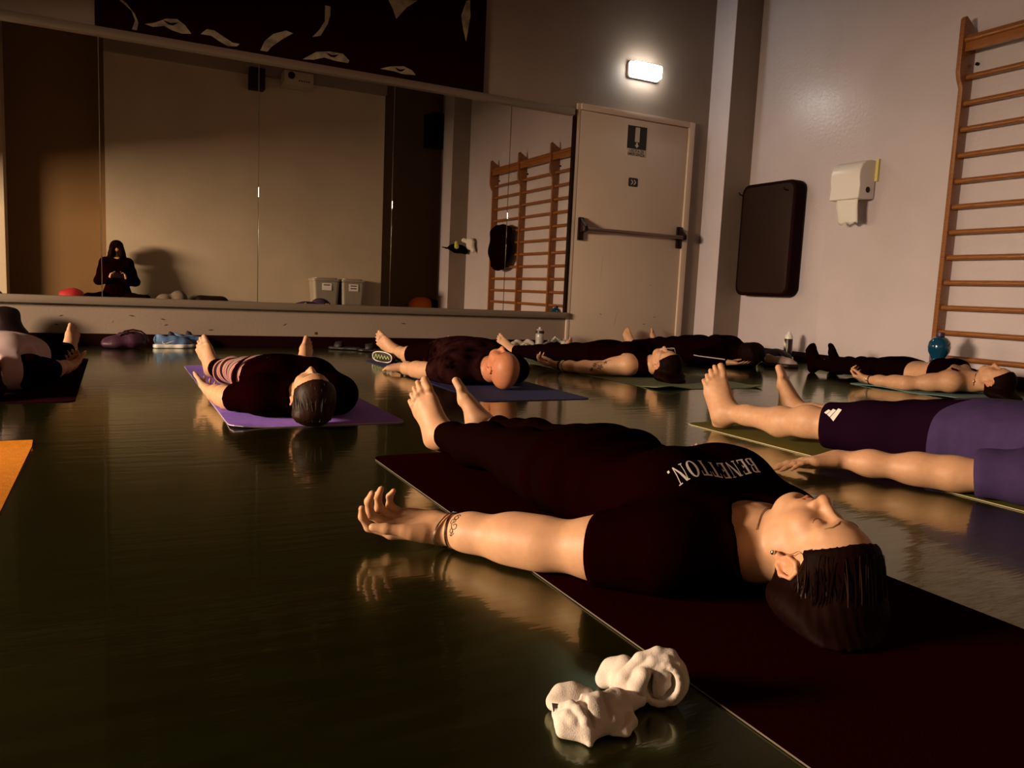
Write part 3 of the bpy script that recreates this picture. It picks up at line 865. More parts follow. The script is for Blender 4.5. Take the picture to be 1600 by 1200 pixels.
def yoga_mat(name_label, x0, x1, y0, y1, m, m_edge=None, cat='yoga mat', th=.0032, lift=None, curl=None):
    """thin mat with rounded corners; lift(x,y)->extra z"""
    nx, ny = 16, 48; vs = []; r = .02
    for j in range(ny + 1):
        for i in range(nx + 1):
            x = x0 + (x1 - x0) * i / nx; y = y0 + (y1 - y0) * j / ny
            if i in (0, nx) and j in (0, ny):
                x += r * (1 if i == 0 else -1) * .5; y += r * (1 if j == 0 else -1) * .5
            vs.append((x, y, th + (lift(x, y) if lift else 0)))
    n = len(vs); vs += [(x, y, max(z - th, .0008)) for x, y, z in vs]
    fs = []; I = lambda i, j: j * (nx + 1) + i
    for j in range(ny):
        for i in range(nx):
            fs.append((I(i, j), I(i + 1, j), I(i + 1, j + 1), I(i, j + 1)))
            fs.append((n + I(i, j + 1), n + I(i + 1, j + 1), n + I(i + 1, j), n + I(i, j)))
    me = mesh(vs, fs); o = link('yoga_mat', me, m, None, ((x0 + x1) / 2, (y0 + y1) / 2, 0))
    tag(o, name_label, cat, 'yoga mats on the floor')
    ed = []; ring = [I(i, 0) for i in range(nx + 1)] + [I(nx, j) for j in range(1, ny + 1)] + [I(i, ny) for i in range(nx - 1, -1, -1)] + [I(0, j) for j in range(ny - 1, 0, -1)]
    for a in range(len(ring)):
        b = (a + 1) % len(ring); ed.append((ring[a], n + ring[a], n + ring[b], ring[b]))
    used = sorted(set(i for q in ed for i in q)); mp = {u: k for k, u in enumerate(used)}
    rim = link('rim', mesh([vs[u] for u in used], [[mp[i] for i in q] for q in ed]), m_edge or m, o)
    return o

def strokes(name, S, lines, axis, m, parent, r=.0008, off=0.0, start=0.0):
    """inked lines laid on a surface, one mesh"""
    b = MB()
    for L in lines:
        P = S.drop(np.array(L, float), axis, off, start)
        b.tube([tuple(p) for p in P], r, 5)
    return b.build(name, m, parent, smooth=True)

def ring_on(S, c, ax, r0, n=36, off=.001):
    """a closed loop around a limb resting on its surface"""
    ax = nrm(ax); a = nrm(np.cross(ax, (0.3, 0.2, 1))); b = np.cross(ax, a)
    out = []
    for k in range(n + 1):
        an = 2 * math.pi * k / n; v = a * math.cos(an) + b * math.sin(an)
        t = .0
        for _ in range(40):
            d = S.ev((np.asarray(c) + v * t)[None, :], .3)[0] - off
            if d > 0: break
            t += max(-d * .9, .0006)
        out.append(tuple(np.asarray(c) + v * t))
    return out

# ================================================= the woman in front
def woman_in_front():
    z0 = .005
    sp = dict(crown=(.965, .685, z0), s=.93, floor=z0 + .0006, fine=True, turn=5, tilt=-14, hs=.885, headC=(.988, .836, .094), garm=1.17, ghand=1.16, gfoot=1.1,
              armL=((.668, 1.165, .047), (.555, 1.34, .034)), shL=(.80, 1.0, .070),
              armR=((1.235, 1.22, .045), (1.32, 1.42, .04)), shR=(1.100, 1.010, .066),
              legL=((.875, 1.82, .085), (.845, 2.10, .066)), legR=((1.03, 1.85, .085), (1.03, 2.19, .068)),
              handL=((-.82, .56, .02), (-.28, -.22, .93), [(14, 52, 24), (30, 58, 25), (34, 55, 25), (34, 58, 30)], (.92, .24, .22)),
              handR=((.2, .95, 0), (0, 0, 1)),
              footL=((-.42, .16, .90), (-.30, -.93, .03)), footR=((-.16, .30, .94), (.62, -.76, .25)))
    S, J, Hd, blobs = body(sp)
    f = Hd['f']
    o = solid('person', S, .0027, M_skin, None, (.965, 1.4, 0), blobs=blobs)
    tag(o, 'barefoot woman in black lettered T-shirt lying nearest the camera on a dark mat', 'person', 'people lying in relaxation')
    face_details(S, Hd, o, M_brow, M_lash)
    # T-shirt
    P = J['P']
    G = garment(S, ('torso',))
    for side in 'LR':
        sleeve(G, J['sh' + side], J['el' + side], .46, .060, .053, .05)
    G.plane((0, 1, 0), P(0, .90, 0), .006)
    G.cut(P(0, .252, .098), (.080, .085, .080), .008)
    G.plane((0, 0, -1), (0, 0, z0 + .001), .004)
    def wr(Q):
        v = (Q[:, 1] - P(0, 0, 0)[1])
        return .0035 * waves(Q * A(.5, 1, .6), 3, 34) + .0035 * np.sin(Q[:, 1] * 75 + 3 * np.sin(Q[:, 0] * 9)) * np.clip((v - .35) * 3, 0, 1)
    shirt = solid('t_shirt', G, .004, M_black_cloth, o, off=.013, disp=wr)
    # leggings
    G2 = garment(S, ('torso', 'thigh', 'shin'))
    G2.plane((0, -1, 0), P(0, .72, 0), .004)
    for side in 'LR':
        pass
    aL, aR = J['anL'], J['anR']
    G2.plane(nrm(aL - J['knL']), aL - nrm(aL - J['knL']) * .028, .003)
    G2.plane((0, 0, -1), (0, 0, z0 + .001), .004)
    solid('leggings', G2, .0055, M_black_leg, o, off=.007, disp=lambda Q: .0018 * waves(Q, 5, 40))
    # printed letters, serif, read from her feet: right to left as the camera sees it
    W_, H_, T, t = 1.0, 1.0, .20, .075
    GL = {
        'B': [[(0.06, 0), (.06 + T, 0), (.06 + T, 1), (.06, 1)], [(0, 0), (.5, 0), (.5, t), (0, t)], [(0, 1 - t), (.46, 1 - t), (.46, 1), (0, 1)], [(.2, .49), (.5, .49), (.5, .56), (.2, .56)],
              [(.5, 0), (.68, .08), (.70, .28), (.66, .46), (.5, .53), (.5, .47), (.54, .42), (.54, .14), (.5, t)], [(.46, 1), (.62, .93), (.64, .76), (.58, .6), (.46, .53), (.5, .62), (.5, .9), (.46, 1 - t)]],
        'E': [[(0.06, 0), (.06 + T, 0), (.06 + T, 1), (.06, 1)], [(0, 0), (.62, 0), (.62, t), (0, t)], [(0, 1 - t), (.6, 1 - t), (.6, 1), (0, 1)], [(.2, .48), (.44, .48), (.44, .55), (.2, .55)],
              [(.56, 0), (.62, 0), (.66, .26), (.61, .26)], [(.55, 1), (.6, 1), (.62, .76), (.57, .76)], [(.4, .40), (.45, .40), (.45, .63), (.4, .63)]],
        'N': [[(.1, 0), (.16, 0), (.16, 1), (.1, 1)], [(.74, 0), (.80, 0), (.80, 1), (.74, 1)], [(.08, 1), (.30, 1), (.80, 0), (.72, 0)], [(0, 0), (.28, 0), (.28, t * .7), (0, t * .7)], [(.62, 1 - t * .7), (.92, 1 - t * .7), (.92, 1), (.62, 1)], [(0, 1 - t * .7), (.2, 1 - t * .7), (.2, 1), (0, 1)]],
        'T': [[(.30, 0), (.50, 0), (.50, 1), (.30, 1)], [(0, 1 - t), (.8, 1 - t), (.8, 1), (0, 1)], [(.22, 0), (.58, 0), (.58, t * .8), (.22, t * .8)], [(0, 1), (.05, 1), (.03, .72), (-.02, .72)], [(.75, 1), (.8, 1), (.82, .72), (.77, .72)]],
        'O': [], '.': [[(.02, 0), (.16, 0), (.16, .14), (.02, .14)]]}
    ring = [((.45 + .45 * math.cos(a), .5 + .52 * math.sin(a)), (.45 + .24 * math.cos(a), .5 + .45 * math.sin(a))) for a in [2 * math.pi * k / 24 for k in range(25)]]
    for a, b in zip(ring, ring[1:]): GL['O'].append([a[0], b[0], b[1], a[1]])
    adv = {'B': .86, 'E': .84, 'N': 1.06, 'T': .98, 'O': 1.06, '.': .2}
    s_ = .0245; x = 0; vs = []; fs = []
    for ch in 'BENETTON.':
        for poly in GL[ch]:
            # subdivide by simple fan of a denser outline
            pts = []
            for i in range(len(poly)):
                p, q = poly[i], poly[(i + 1) % len(poly)]
                for kk in range(2): pts.append((p[0] + (q[0] - p[0]) * kk / 2, p[1] + (q[1] - p[1]) * kk / 2))
            b = len(vs); vs += [(x + p[0], p[1]) for p in pts]; fs.append(list(range(b, b + len(pts))))
        x += adv[ch]
    tot = x; v3 = np.array([(1.038 - vx * s_, 1.046 - vy * s_ * 1.1, .0) for vx, vy in vs])
    v3[:, 2] = .0
    q = v3.copy(); q[:, 2] = .10
    G.ops2 = None
    PP = q.copy(); PP[:, 2] = .33
    for _ in range(60):
        d = G.ev(PP, .4, .013, wr); PP[:, 2] -= np.maximum(d - .0018, 0) * .7
    txt = link('lettering', mesh(PP, fs), M_print, shirt)
    # jewellery
    wdir = J['wrL'] - J['elL']
    c1 = J['wrL'] - nrm(wdir) * .012; c2 = J['wrL'] - nrm(wdir) * .026
    MB().tube(ring_on(S, c1, nrm(wdir) + A(0, .25, .15), .03, off=.002), .0024, 6, cap=False).build('bracelet', M_silver, o, smooth=True)
    MB().tube(ring_on(S, c2, nrm(wdir) + A(.1, -.25, -.05), .03, off=.002), .0019, 6, cap=False).build('bracelet', M_silver, o, smooth=True)
    # wrist tattoo: a curling vine across the inner forearm
    tn = A(-.62, -.50, .60); wd = nrm(wdir); tn = nrm(tn - wd * wd.dot(tn)); la = np.cross(wd, tn)
    la = la if la[2] > 0 else -la
    base = J['wrL'] - wd * .046
    def curl(u0, v0, r, a0, a1, n=14): return [(u0 + r * (1 - .5 * k / n) * math.cos(a0 + (a1 - a0) * k / n), v0 + r * (1 - .5 * k / n) * math.sin(a0 + (a1 - a0) * k / n)) for k in range(n + 1)]
    art = [curl(.014, .001, .006, 0, 6.5), curl(.006, .004, .007, 2.5, -2.8), curl(-.004, -.002, .007, 1.5, 7.5), curl(-.013, .002, .005, 0, 5.5), [(.02, .004), (.014, .007), (.006, .004), (-.002, .006), (-.012, .0), (-.02, .003)], [(-.016, -.004), (-.021, .002), (-.019, .006)], [(.018, -.005), (.022, .0), (.020, .005)]]
    ln = [[base + la * u + wd * v * 1.1 + tn * .05 for u, v in L] for L in art]
    strokes('wrist_tattoo', S, ln, tn, M_ink, o, .0009)
    # necklace with two beads
    nk = [f(.045, -.115, -.02), f(.05, -.118, .01), f(.03, -.130, .035), f(0, -.135, .042), f(-.03, -.130, .036), f(-.048, -.118, .012), f(-.056, -.110, -.020), f(-.070, -.112, -.050), f(-.082, -.116, -.072)]
    nk = [tuple(p) for p in nk]
    D0 = S.ev(np.array(nk), .3); 
    pr = S.project(np.array(nk), 6, .0012); nk = [tuple(pr[i]) if i < 7 else nk[i] for i in range(len(nk))]
    M_cord = mat('dark_cord', (0.10, 0.04, 0.02), .6)
    fine_ = []
    for i in range(len(nk) - 1):
        for k in range(4): fine_.append(np.array(nk[i]) * (1 - k / 4) + np.array(nk[i + 1]) * k / 4)
    fine_.append(np.array(nk[-1]))
    fp = np.array(fine_); pj = S.project(fp[:24], 5, .0010); fp[:24] = pj
    nko = MB().tube([tuple(p) for p in fp], .0006, 5).build('necklace', M_cord, o, smooth=True)
    for k in (0, 1):
        c = np.array(nk[-1]) + A(-.002, .002, -.006) * (k + .4) * 1.2
        MB().lathe([(.0005, -.004), (.0028, -.0025), (.0036, 0), (.0028, .0025), (.0005, .004)], c, 10).build('bead', M_silver, nko, smooth=True)
    ear = f(-.087, -.030, -.004)
    MB().lathe([(.0005, -.004), (.003, -.003), (.0042, 0), (.003, .003), (.0005, .004)], ear, 12).build('earring', M_silver, o, smooth=True)
    # stray wisps on the temple and forehead
    wl = [[f(-.074, .034, .02), f(-.079, .014, .026), f(-.080, -.008, .018), f(-.083, -.026, .004)], [f(-.070, .030, .03), f(-.078, .010, .020), f(-.080, -.014, .012)]]
    WB = MB()
    for L in wl:
        q = np.array(L); q = np.concatenate([q[i] * (1 - t) + q[i + 1] * t for i in range(len(q) - 1) for t in [np.linspace(0, 1, 6)[:, None]]])
        for _ in range(3): q[1:-1] = (q[:-2] + 2 * q[1:-1] + q[2:]) / 4
        q = S.project(q, 8, .0006); WB.tube([tuple(v) for v in q], .00035, 5)
    WB.build('hair_wisps', M_strand, o, smooth=True)['kind'] = 'stuff'
    # hair: a cap brushed back and a mass spread on the mat
    hair_mass(o, Hd, z0, M_hair, [((-.02, .085, -.075), (.085, .055, .035)), ((-.07, .045, -.072), (.045, .065, .035)), ((.05, .06, -.075), (.06, .06, .032)), ((-.03, .135, -.080), (.085, .06, .032)), ((0, .105, -.045), (.080, .055, .055))], True, 260)
    return o

def hair_mass(o, Hd, z0, m, blobs, ear_free=True, strands=0, thick=.012, hairline=(.078, .068), h=.0035, name='hair', jitter=7, near=-1):
    f, s, M = Hd['f'], Hd['s'], Hd['M']
    G = Sdf()
    G.el(f(0, .030, -.014), np.array((.074 + thick, .083 + thick, .098 + thick)) * s, .02 * s, 'h', M)
    G.el(f(0, .048, .016), np.array((.062 + thick, .055 + thick, .066 + thick * .6)) * s, .03 * s, 'h', M)
    # hairline: plane through the forehead and the ears
    G.cut(f(0, hairline[0] - .098, .086), np.array((.112, .100, .082)) * s, .012 * s, M)
    G.plane(-Hd['y'], f(0, -.050, 0), .012 * s)
    G.cut(f(0, -.075, .035), np.array((.12, .045, .05)) * s, .012 * s, M)
    if ear_free:
        for q in (-1, 1): G.cut(f(q * .086, -.002, .002), np.array((.026, .041, .036)) * s, .008 * s, M)
    for c, r in blobs: G.el(f(*c), np.array(r) * s, .03 * s, 'h', M)
    G.plane((0, 0, -1), (0, 0, z0 + .001), .005)
    C = Hd['C']
    def groove(Q):
        q = (Q - C) @ M.T / s
        a = np.arctan2(q[:, 0], q[:, 1] + .02); b = q[:, 2]
        return (.0006 * s) * np.sin(a * 60 + 4 * np.sin(b * 18) + 2.5 * np.sin(q[:, 1] * 24)) + .0005 * s * np.sin(a * 120 + b * 40)
    hob = solid(name, G, h, m, o, disp=groove)
    if strands:
        r = random.Random(jitter); b = MB(); b2 = MB()
        for i in range(strands):
            th = r.uniform(-2.3, 2.3); u0 = math.sin(th) * .072; v0 = .045 + .050 * math.cos(th); w0 = .052 - .03 * abs(math.sin(th)) + r.uniform(-.045, .022); sw = r.uniform(-.004, .018)
            pts = []
            for k in range(7):
                t = k / 6
                p = f(u0 * (1 + .35 * t) + 0, v0 + .075 * t * (.4 + .6 * math.cos(th)) + sw * math.sin(t * 3.1), w0 - (.135 + w0) * (t ** 1.15) * .92)
                pts.append(p)
            P = np.array(pts)
            for _ in range(8):
                d = G.ev(P, .3, 0, groove); 
                e = 2e-3; g = np.stack([G.ev(P + np.eye(3)[j] * e, .3) - G.ev(P - np.eye(3)[j] * e, .3) for j in range(3)], 1); g /= np.maximum(np.linalg.norm(g, axis=1, keepdims=True), 1e-6)
                P = P - g * (d - .0012)[:, None] * .8
            for _ in range(4): P[1:-1] = (P[:-2] + 2 * P[1:-1] + P[2:]) / 4
            P[:, 2] = np.maximum(P[:, 2], z0 + .002)
            (b if i % 4 else b2).tube([tuple(p) for p in P], [.0004, .0009, .0011, .0011, .0010, .0008, .0003], 4)
        tag(b.build('loose_strands', m, hob, smooth=True), kind='stuff')
        tag(b2.build('brown_strands', M_strand, hob, smooth=True), kind='stuff')
    return hob

M_mat_dark = mat('maroon_black_mat', (0.013, 0.0010, 0.0008), .9, bump=.08, bscale=300, spec=.0)
M_rim_grey = mat('grey_mat_rim', (0.11, 0.08, 0.055), .8)
yoga_mat('very dark maroon mat with a pale rim under the woman nearest the camera', .652, 1.262, .20, 2.14, M_mat_dark, M_rim_grey)
woman_in_front()

def lying(label, cx, cy, s, male, arms, hands, legs, feet, top, bottom, hair=None, h=.0055, z0=.005, brows=True, **kw):
    """arms/legs: ((elbow, wrist) L, R) / ((knee, ankle) L, R) in metres on the floor plan"""
    sp = dict(crown=(cx, cy, z0), s=s, male=male, floor=z0 + .0006, armL=arms[0], armR=arms[1], legL=legs[0], legR=legs[1],
              handL=hands[0], handR=hands[1], footL=feet[0], footR=feet[1], **kw)
    S, J, Hd, blobs = body(sp); P = J['P']
    if hair is None: blobs.insert(0, (Hd['C'], Hd['C'], .20, (.88, .55, .46), .98))
    o = solid('person', S, h, M_skin, None, (cx, cy + .8 * s, 0), blobs=blobs)
    tag(o, label, 'person', 'people lying in relaxation')
    if brows: face_details(S, Hd, o, M_brow, M_lash)
    clip = lambda G: G.plane((0, 0, -1), (0, 0, z0 + .001), .004)
    parts = dict(o=o, S=S, J=J, Hd=Hd, z0=z0)
    if bottom:
        kind, m, frac, vtop = bottom[:4]; off = bottom[4] if len(bottom) > 4 else .008
        G = garment(S, ('torso',)); G.plane((0, -1, 0), P(0, vtop, 0), .006)
        G.plane((0, 1, 0), P(0, .93, 0), .01)
        g = sp.get('gleg', 1.0) * s
        for side in 'LR':
            a, k, n = J['hip' + side], J['kn' + side], J['an' + side]
            if kind == 'shorts':
                G.rc(a, a + (k - a) * .4, .086 * g, .078 * g, .04 * s, 'cloth'); G.fc(a + (k - a) * .3, a + (k - a) * frac, .080 * g, .066 * g, .04 * s, 'cloth')
            else:
                G.rc(a, a + (k - a) * .4, .084 * g, .072 * g, .04 * s, 'cloth'); G.rc(a + (k - a) * .4, k, .072 * g, .054 * g, .04 * s, 'cloth')
                G.el(k + J['W'] * .012 * s, (.047 * s,) * 3, .03 * s, 'cloth')
                m2 = k + (n - k) * .3 - J['W'] * .010 * s
                G.rc(k, m2, .050 * g, .0535 * g, .03 * s, 'cloth'); G.fc(m2, k + (n - k) * frac, .0535 * g, (.0535 - .022 * frac) * g, .03 * s, 'cloth')
        clip(G)
        parts['bottom'] = solid('shorts' if kind == 'shorts' else 'leggings', G, h * 1.1, m, o, off=off, disp=lambda Q: (.0035 if kind == 'shorts' else .0012) * waves(Q, 5, 38))
    if top:
        kind, m, sl, hem = top[:4]; off = top[4] if len(top) > 4 else .012
        G = garment(S, ('torso',)); G.plane((0, 1, 0), P(0, hem, 0), .006)
        if kind == 'bra':
            G.plane((0, -1, 0), P(0, .375, 0), .010); off = .006
            for q in (-1, 1): G.chain([P(q * .085, .41, .165), P(q * .10, .335, .145), P(q * .105, .31, .075)], [.012 * s] * 3, .008, 'cloth')
        else:
            if sl:
                for side in 'LR': sleeve(G, J['sh' + side], J['el' + side], sl, (.060 if not male else .070) * s, (.050 if not male else .060) * s, .05)
            G.cut(P(0, .228, .115), np.array((.068 + .01 * male, .066, .085)) * s, .008)
            if kind == 'tank':
                for q in (-1, 1): G.cut(P(q * .20, .335, .09), np.array((.075, .105, .16)) * s, .01)
        clip(G)
        amp = .0045 if kind != 'bra' else .0008
        v0 = P(0, 0, 0)[1]
        wr = lambda Q: amp * waves(Q * A(.6, 1, .7), 11 + int(cx * 10), 30) + amp * .8 * np.sin(Q[:, 1] * 62 + 4 * np.sin(Q[:, 0] * 8)) * np.clip((Q[:, 1] - v0 - .33) * 3, 0, 1)
        parts['top'] = solid('sports_top' if kind == 'bra' else ('tank_top' if kind == 'tank' else 't_shirt'), G, h * 1.1, m, o, off=off, disp=wr)
        parts['G'] = G; parts['wr'] = wr; parts['off'] = off
    if hair == 'short':
        hair_mass(o, Hd, z0, M_hair2, [((-.02, .07, -.06), (.075, .055, .045))], True, 90, thick=.010, hairline=(.080, .06), h=h * .9)
    elif hair == 'long':
        hair_mass(o, Hd, z0, M_hair, [((-.02, .085, -.075), (.085, .055, .035)), ((-.06, .04, -.074), (.05, .065, .033)), ((.05, .06, -.075), (.06, .06, .032)), ((-.02, .14, -.086), (.08, .05, .022))], True, 0, h=h * .9)
    elif hair == 'hood':
        hair_mass(o, Hd, z0, M_hair, [((-.0, .085, -.07), (.085, .06, .04)), ((-.06, .03, -.05), (.05, .075, .05)), ((.06, .03, -.05), (.05, .075, .05))], False, 0, thick=.02, hairline=(.070, .05), h=h)
    return parts

M_hair2 = mat('short_brown_hair', (0.020, 0.006, 0.0025), .5, spec=.15, noise=.4, nscale=60)
PALM_UP, PALM_IN, PALM_DOWN = (0, 0, 1), (1, 0, .25), (0, 0, -1)

# ------------------------------------------------ woman on the purple mat
def striped_material():
    m = bpy.data.materials.new('striped_leggings'); m.use_nodes = True; nt = m.node_tree; b = nt.nodes['Principled BSDF']
    b.inputs['Roughness'].default_value = .8; b.inputs['Specular IOR Level'].default_value = .15
    tc = nt.nodes.new('ShaderNodeTexCoord'); mp = nt.nodes.new('ShaderNodeMapping')
    mp.inputs['Rotation'].default_value = (.3, .25, .5); nt.links.new(tc.outputs['Object'], mp.inputs[0])
    w = nt.nodes.new('ShaderNodeTexWave'); w.bands_direction = 'Y'; w.inputs['Scale'].default_value = 3.4; w.inputs['Distortion'].default_value = 3.5; w.inputs['Detail'].default_value = 1.5; w.inputs['Detail Scale'].default_value = 1.2
    nt.links.new(mp.outputs[0], w.inputs['Vector'])
    r = nt.nodes.new('ShaderNodeValToRGB'); r.color_ramp.interpolation = 'CONSTANT'
    cs = [(0, (.014, .002, .003)), (.22, (.55, .20, .17)), (.40, (.014, .002, .003)), (.52, (.62, .42, .36)), (.66, (.45, .02, .03)), (.78, (.014, .002, .003)), (.88, (.22, .17, .15))]
    e = r.color_ramp.elements
    while len(e) < len(cs): e.new(.5)
    for el, (p, c) in zip(e, cs): el.position = p; el.color = (*c, 1)
    nt.links.new(w.outputs['Fac'], r.inputs[0]); nt.links.new(r.outputs[0], b.inputs['Base Color'])
    return m
M_purple = mat('purple_mat_foam', (0.32, 0.17, 0.72), .8, noise=.12, nscale=50, bump=.12, bscale=260, spec=.2)
M_purple_rim = mat('pale_purple_rim', (0.55, 0.42, 0.52), .7)
yoga_mat('purple mat with a pale rim under the woman in striped leggings', .335, .945, 2.67, 4.70, M_purple, M_purple_rim,
         lift=lambda x, y: .010 * max(0, 1 - math.hypot(x - .335, y - 2.67) / .10))
p2 = lying('woman in black T-shirt and striped leggings lying on a purple mat', .605, 2.58, .9, False,
      (((.375, 3.06, .048), (.338, 3.32, .040)), ((.83, 3.10, .05), (.80, 3.34, .045))),
      (((-.05, .97, .05), (.35, .1, 1), OPEN), ((-.1, .95, 0), (-1, 0, .1))),
      (((.47, 3.67, .085), (.415, 3.97, .066)), ((.74, 3.69, .085), (.85, 4.01, .066))),
      (((-.45, .16, .86), (-.25, -.95, 0)), ((.42, .2, .88), (.25, -.95, 0))),
      ('tee', M_black_cloth, .80, .90), ('leggings', striped_material(), .62, .74), 'short', ghand=1.1, gfoot=1.1, garm=1.1)
for side in 'LR':
    g = Sdf(); k, n = p2['J']['kn' + side], p2['J']['an' + side]
    g.fc(k + (n - k) * .52, k + (n - k) * .78, .046 * .9, .042 * .9, .005, 'c')
    solid('legging_cuff', g, .005, M_black_leg, p2['bottom'], off=.0085)
logo = p2['G'].drop(np.array([(.50, 2.99, .2), (.515, 3.0, .2), (.518, 3.02, .2), (.503, 3.012, .2)]), (0, 0, 1), p2['off'], .1)
logo[:, 2] += .004
link('chest_logo', mesh(logo, [(0, 1, 2, 3)]), M_print, p2['top'])

# ------------------------------------------------ bald man on the blue mat
M_blue = mat('navy_blue_mat', (0.032, 0.030, 0.10), .8, noise=.1, nscale=50, bump=.12, bscale=260, spec=.2)
yoga_mat('dark blue mat under the bald man', 1.46, 2.03, 3.11, 5.0, M_blue)
M_blotch = mat('black_tee_with_dark_pattern', (0.014, 0.004, 0.004), .85, noise=1.0, nscale=16, spec=.0)
p3 = lying('bald man in black T-shirt and shorts lying on a blue mat', 1.735, 3.37, .97, True,
      (((1.475, 3.93, .05), (1.435, 4.19, .042)), ((2.0, 3.93, .05), (2.05, 4.19, .042))),
      (((-.28, .95, -.05), (.25, .1, -1), OPEN), ((.2, .95, 0), PALM_DOWN, OPEN)),
      (((1.655, 4.55, .085), (1.64, 4.90, .068)), ((1.86, 4.56, .085), (1.95, 4.90, .066))),
      (((-.72, .2, .64), (-.30, -.95, .1)), ((.8, .3, .5), (.3, -.9, .3))),
      ('tee', M_blotch, .62, .88), ('shorts', M_black_leg, .98, .74, .012), None, turn=2, tilt=-6)

# ------------------------------------------------ tattooed woman with glasses on the grey-green mat
M_grn = mat('grey_green_mat', (0.17, 0.19, 0.10), .8, noise=.08, nscale=50, bump=.1, bscale=260, spec=.2)
yoga_mat('grey green mat under the tattooed woman in glasses', 2.62, 3.41, 3.37, 5.15, M_grn,
         lift=lambda x, y: .022 * max(0, 1 - math.hypot(x - 2.70, y - 3.37) / .16) + .018 * max(0, 1 - math.hypot(x - 3.41, y - 3.37) / .12))
p4 = lying('woman in glasses with tattooed bare arm lying on a grey green mat', 2.955, 3.62, .93, False,
      (((2.665, 4.06, .045), (2.55, 4.31, .038)), ((3.2, 4.15, .05), (3.26, 4.4, .045))),
      (((-.70, .70, .03), (.1, .1, 1), [(20, 40, 20), (34, 45, 25), (42, 45, 25), (30, 40, 30)]), ((.2, .95, 0), PALM_UP)),
      (((2.76, 4.78, .085), (2.60, 5.09, .068)), ((3.05, 4.79, .085), (3.09, 5.12, .068))),
      (((-.62, .30, .72), (-.25, -.90, .3)), ((.75, .35, .55), (.3, -.9, .3))),
      ('tank', M_black_cloth, 0, .90), ('leggings', M_black_leg, .93, .72), 'long', garm=1.12, ghand=1.1, turn=-3, tilt=-6)
o4, S4, J4, H4 = p4['o'], p4['S'], p4['J'], p4['Hd']
ua = nrm(J4['elL'] - J4['shL']); ux = A(0, 0, 1)
def on_arm(u, v): return J4['shL'] + ua * u + A(-.05, -.03, .02) + ux * v
art = []
for (cu, cv, sc_) in ((.15, -.010, 1.0), (.185, .005, .8), (.12, .018, .7), (.205, -.02, .7)):
    for a in range(5):
        th = a * 1.256 + cu * 20
        art.append([on_arm(cu + sc_ * .018 * t * math.cos(th + .5 * math.sin(t * 3.1)), cv + sc_ * .018 * t * math.sin(th + .5 * math.sin(t * 3.1))) for t in np.linspace(.15, 1, 6)])
        art.append([on_arm(cu + sc_ * .018 * t * math.cos(th + .5 - .5 * math.sin(t * 3.1)), cv + sc_ * .018 * t * math.sin(th + .5 - .5 * math.sin(t * 3.1))) for t in np.linspace(.15, 1, 6)])
art.append([on_arm(.08 + .02 * k, .024 + .006 * math.sin(k * 2)) for k in range(7)])
strokes('arm_tattoo', S4, art, nrm(A(-.75, -.55, .35)), M_ink, o4, .0014)
M_watch = mat('white_watch', (0.7, 0.62, 0.58), .35); M_wband = mat('dark_watch_band', (0.02, 0.008, 0.008), .5)
fa = nrm(J4['wrL'] - J4['elL'])
w_ = MB().tube(ring_on(S4, J4['wrL'] - fa * .012, fa, .03, off=.003), .005, 6, cap=False).build('watch_band', M_wband, o4, smooth=True)
cw = J4['wrL'] - fa * .030; MB().tube(ring_on(S4, cw, fa, .03, off=.003), .006, 6, cap=False).build('watch', M_watch, o4, smooth=True)
def glasses(H, S, parent):
    f, s = H['f'], H['s']; M_gl = mat('clear_glasses_frame', (0.62, 0.52, 0.45), .3)
    b = MB()
    for q in (-1, 1):
        ringp = [f(q * .032 + .024 * math.cos(a), .002 + .019 * math.sin(a), .106) for a in np.linspace(0, 2 * math.pi, 17)]
        b.tube([tuple(p) for p in ringp], .0013, 5, cap=False)
        b.tube([tuple(f(q * .056, .006, .104)), tuple(f(q * .075, .008, .06)), tuple(f(q * .084, .012, .0)), tuple(f(q * .082, .005, -.02))], .0014, 5)
    b.tube([tuple(f(-.009, .006, .108)), tuple(f(0, .009, .111)), tuple(f(.009, .006, .108))], .0013, 5)
    return b.build('glasses', M_gl, parent, smooth=True)
glasses(H4, S4, o4)

# ------------------------------------------------ person in a black tracksuit behind her
p5 = lying('person in black tracksuit with white sleeve piping lying near the pillar', 4.40, 4.42, .95, False,
      (((3.97, 4.70, .05), (4.12, 4.48, .04)), ((4.75, 4.9, .05), (4.72, 5.15, .045))),
      (((.62, -.78, -.05), (.1, .1, 1), OPEN), ((0, 1, 0), PALM_UP)),
      (((4.33, 5.58, .09), (4.26, 5.90, .068)), ((4.50, 5.58, .09), (4.52, 5.90, .068))),
      (((-.3, .2, .92), (-.2, -.95, 0)), ((.25, .2, .92), (.2, -.95, 0))),
      None, ('leggings', M_black_leg, .93, .72, .012), 'hood', h=.007, brows=False, turn=70)
S5, J5 = p5['S'], p5['J']
G = garment(S5, ('torso', 'neck'))
for side in 'LR':
    a, b, c = J5['sh' + side], J5['el' + side], J5['wr' + side]
    G.rc(a, b, .056, .044, .04, 'c'); G.fc(b, b + (c - b) * .95, .042, .034, .03, 'c')
G.plane((0, 1, 0), J5['P'](0, .92, 0), .006); G.plane((0, 0, -1), (0, 0, .006), .004)
jk = solid('tracksuit_jacket', G, .007, M_black_cloth, p5['o'], off=.016, disp=lambda Q: .005 * waves(Q, 21, 26))
M_pipe = mat('white_piping', (0.62, 0.55, 0.52), .7)
pts = [J5['elL'] * (1 - t) + J5['wrL'] * t + A(-.03, -.05, .028) for t in np.linspace(.0, .92, 8)]
pts = G.project(np.array(pts), 6, .017)
MB().tube([tuple(p) for p in pts], .0065, 6, flat=.6).build('sleeve_piping', M_pipe, jk, smooth=True)

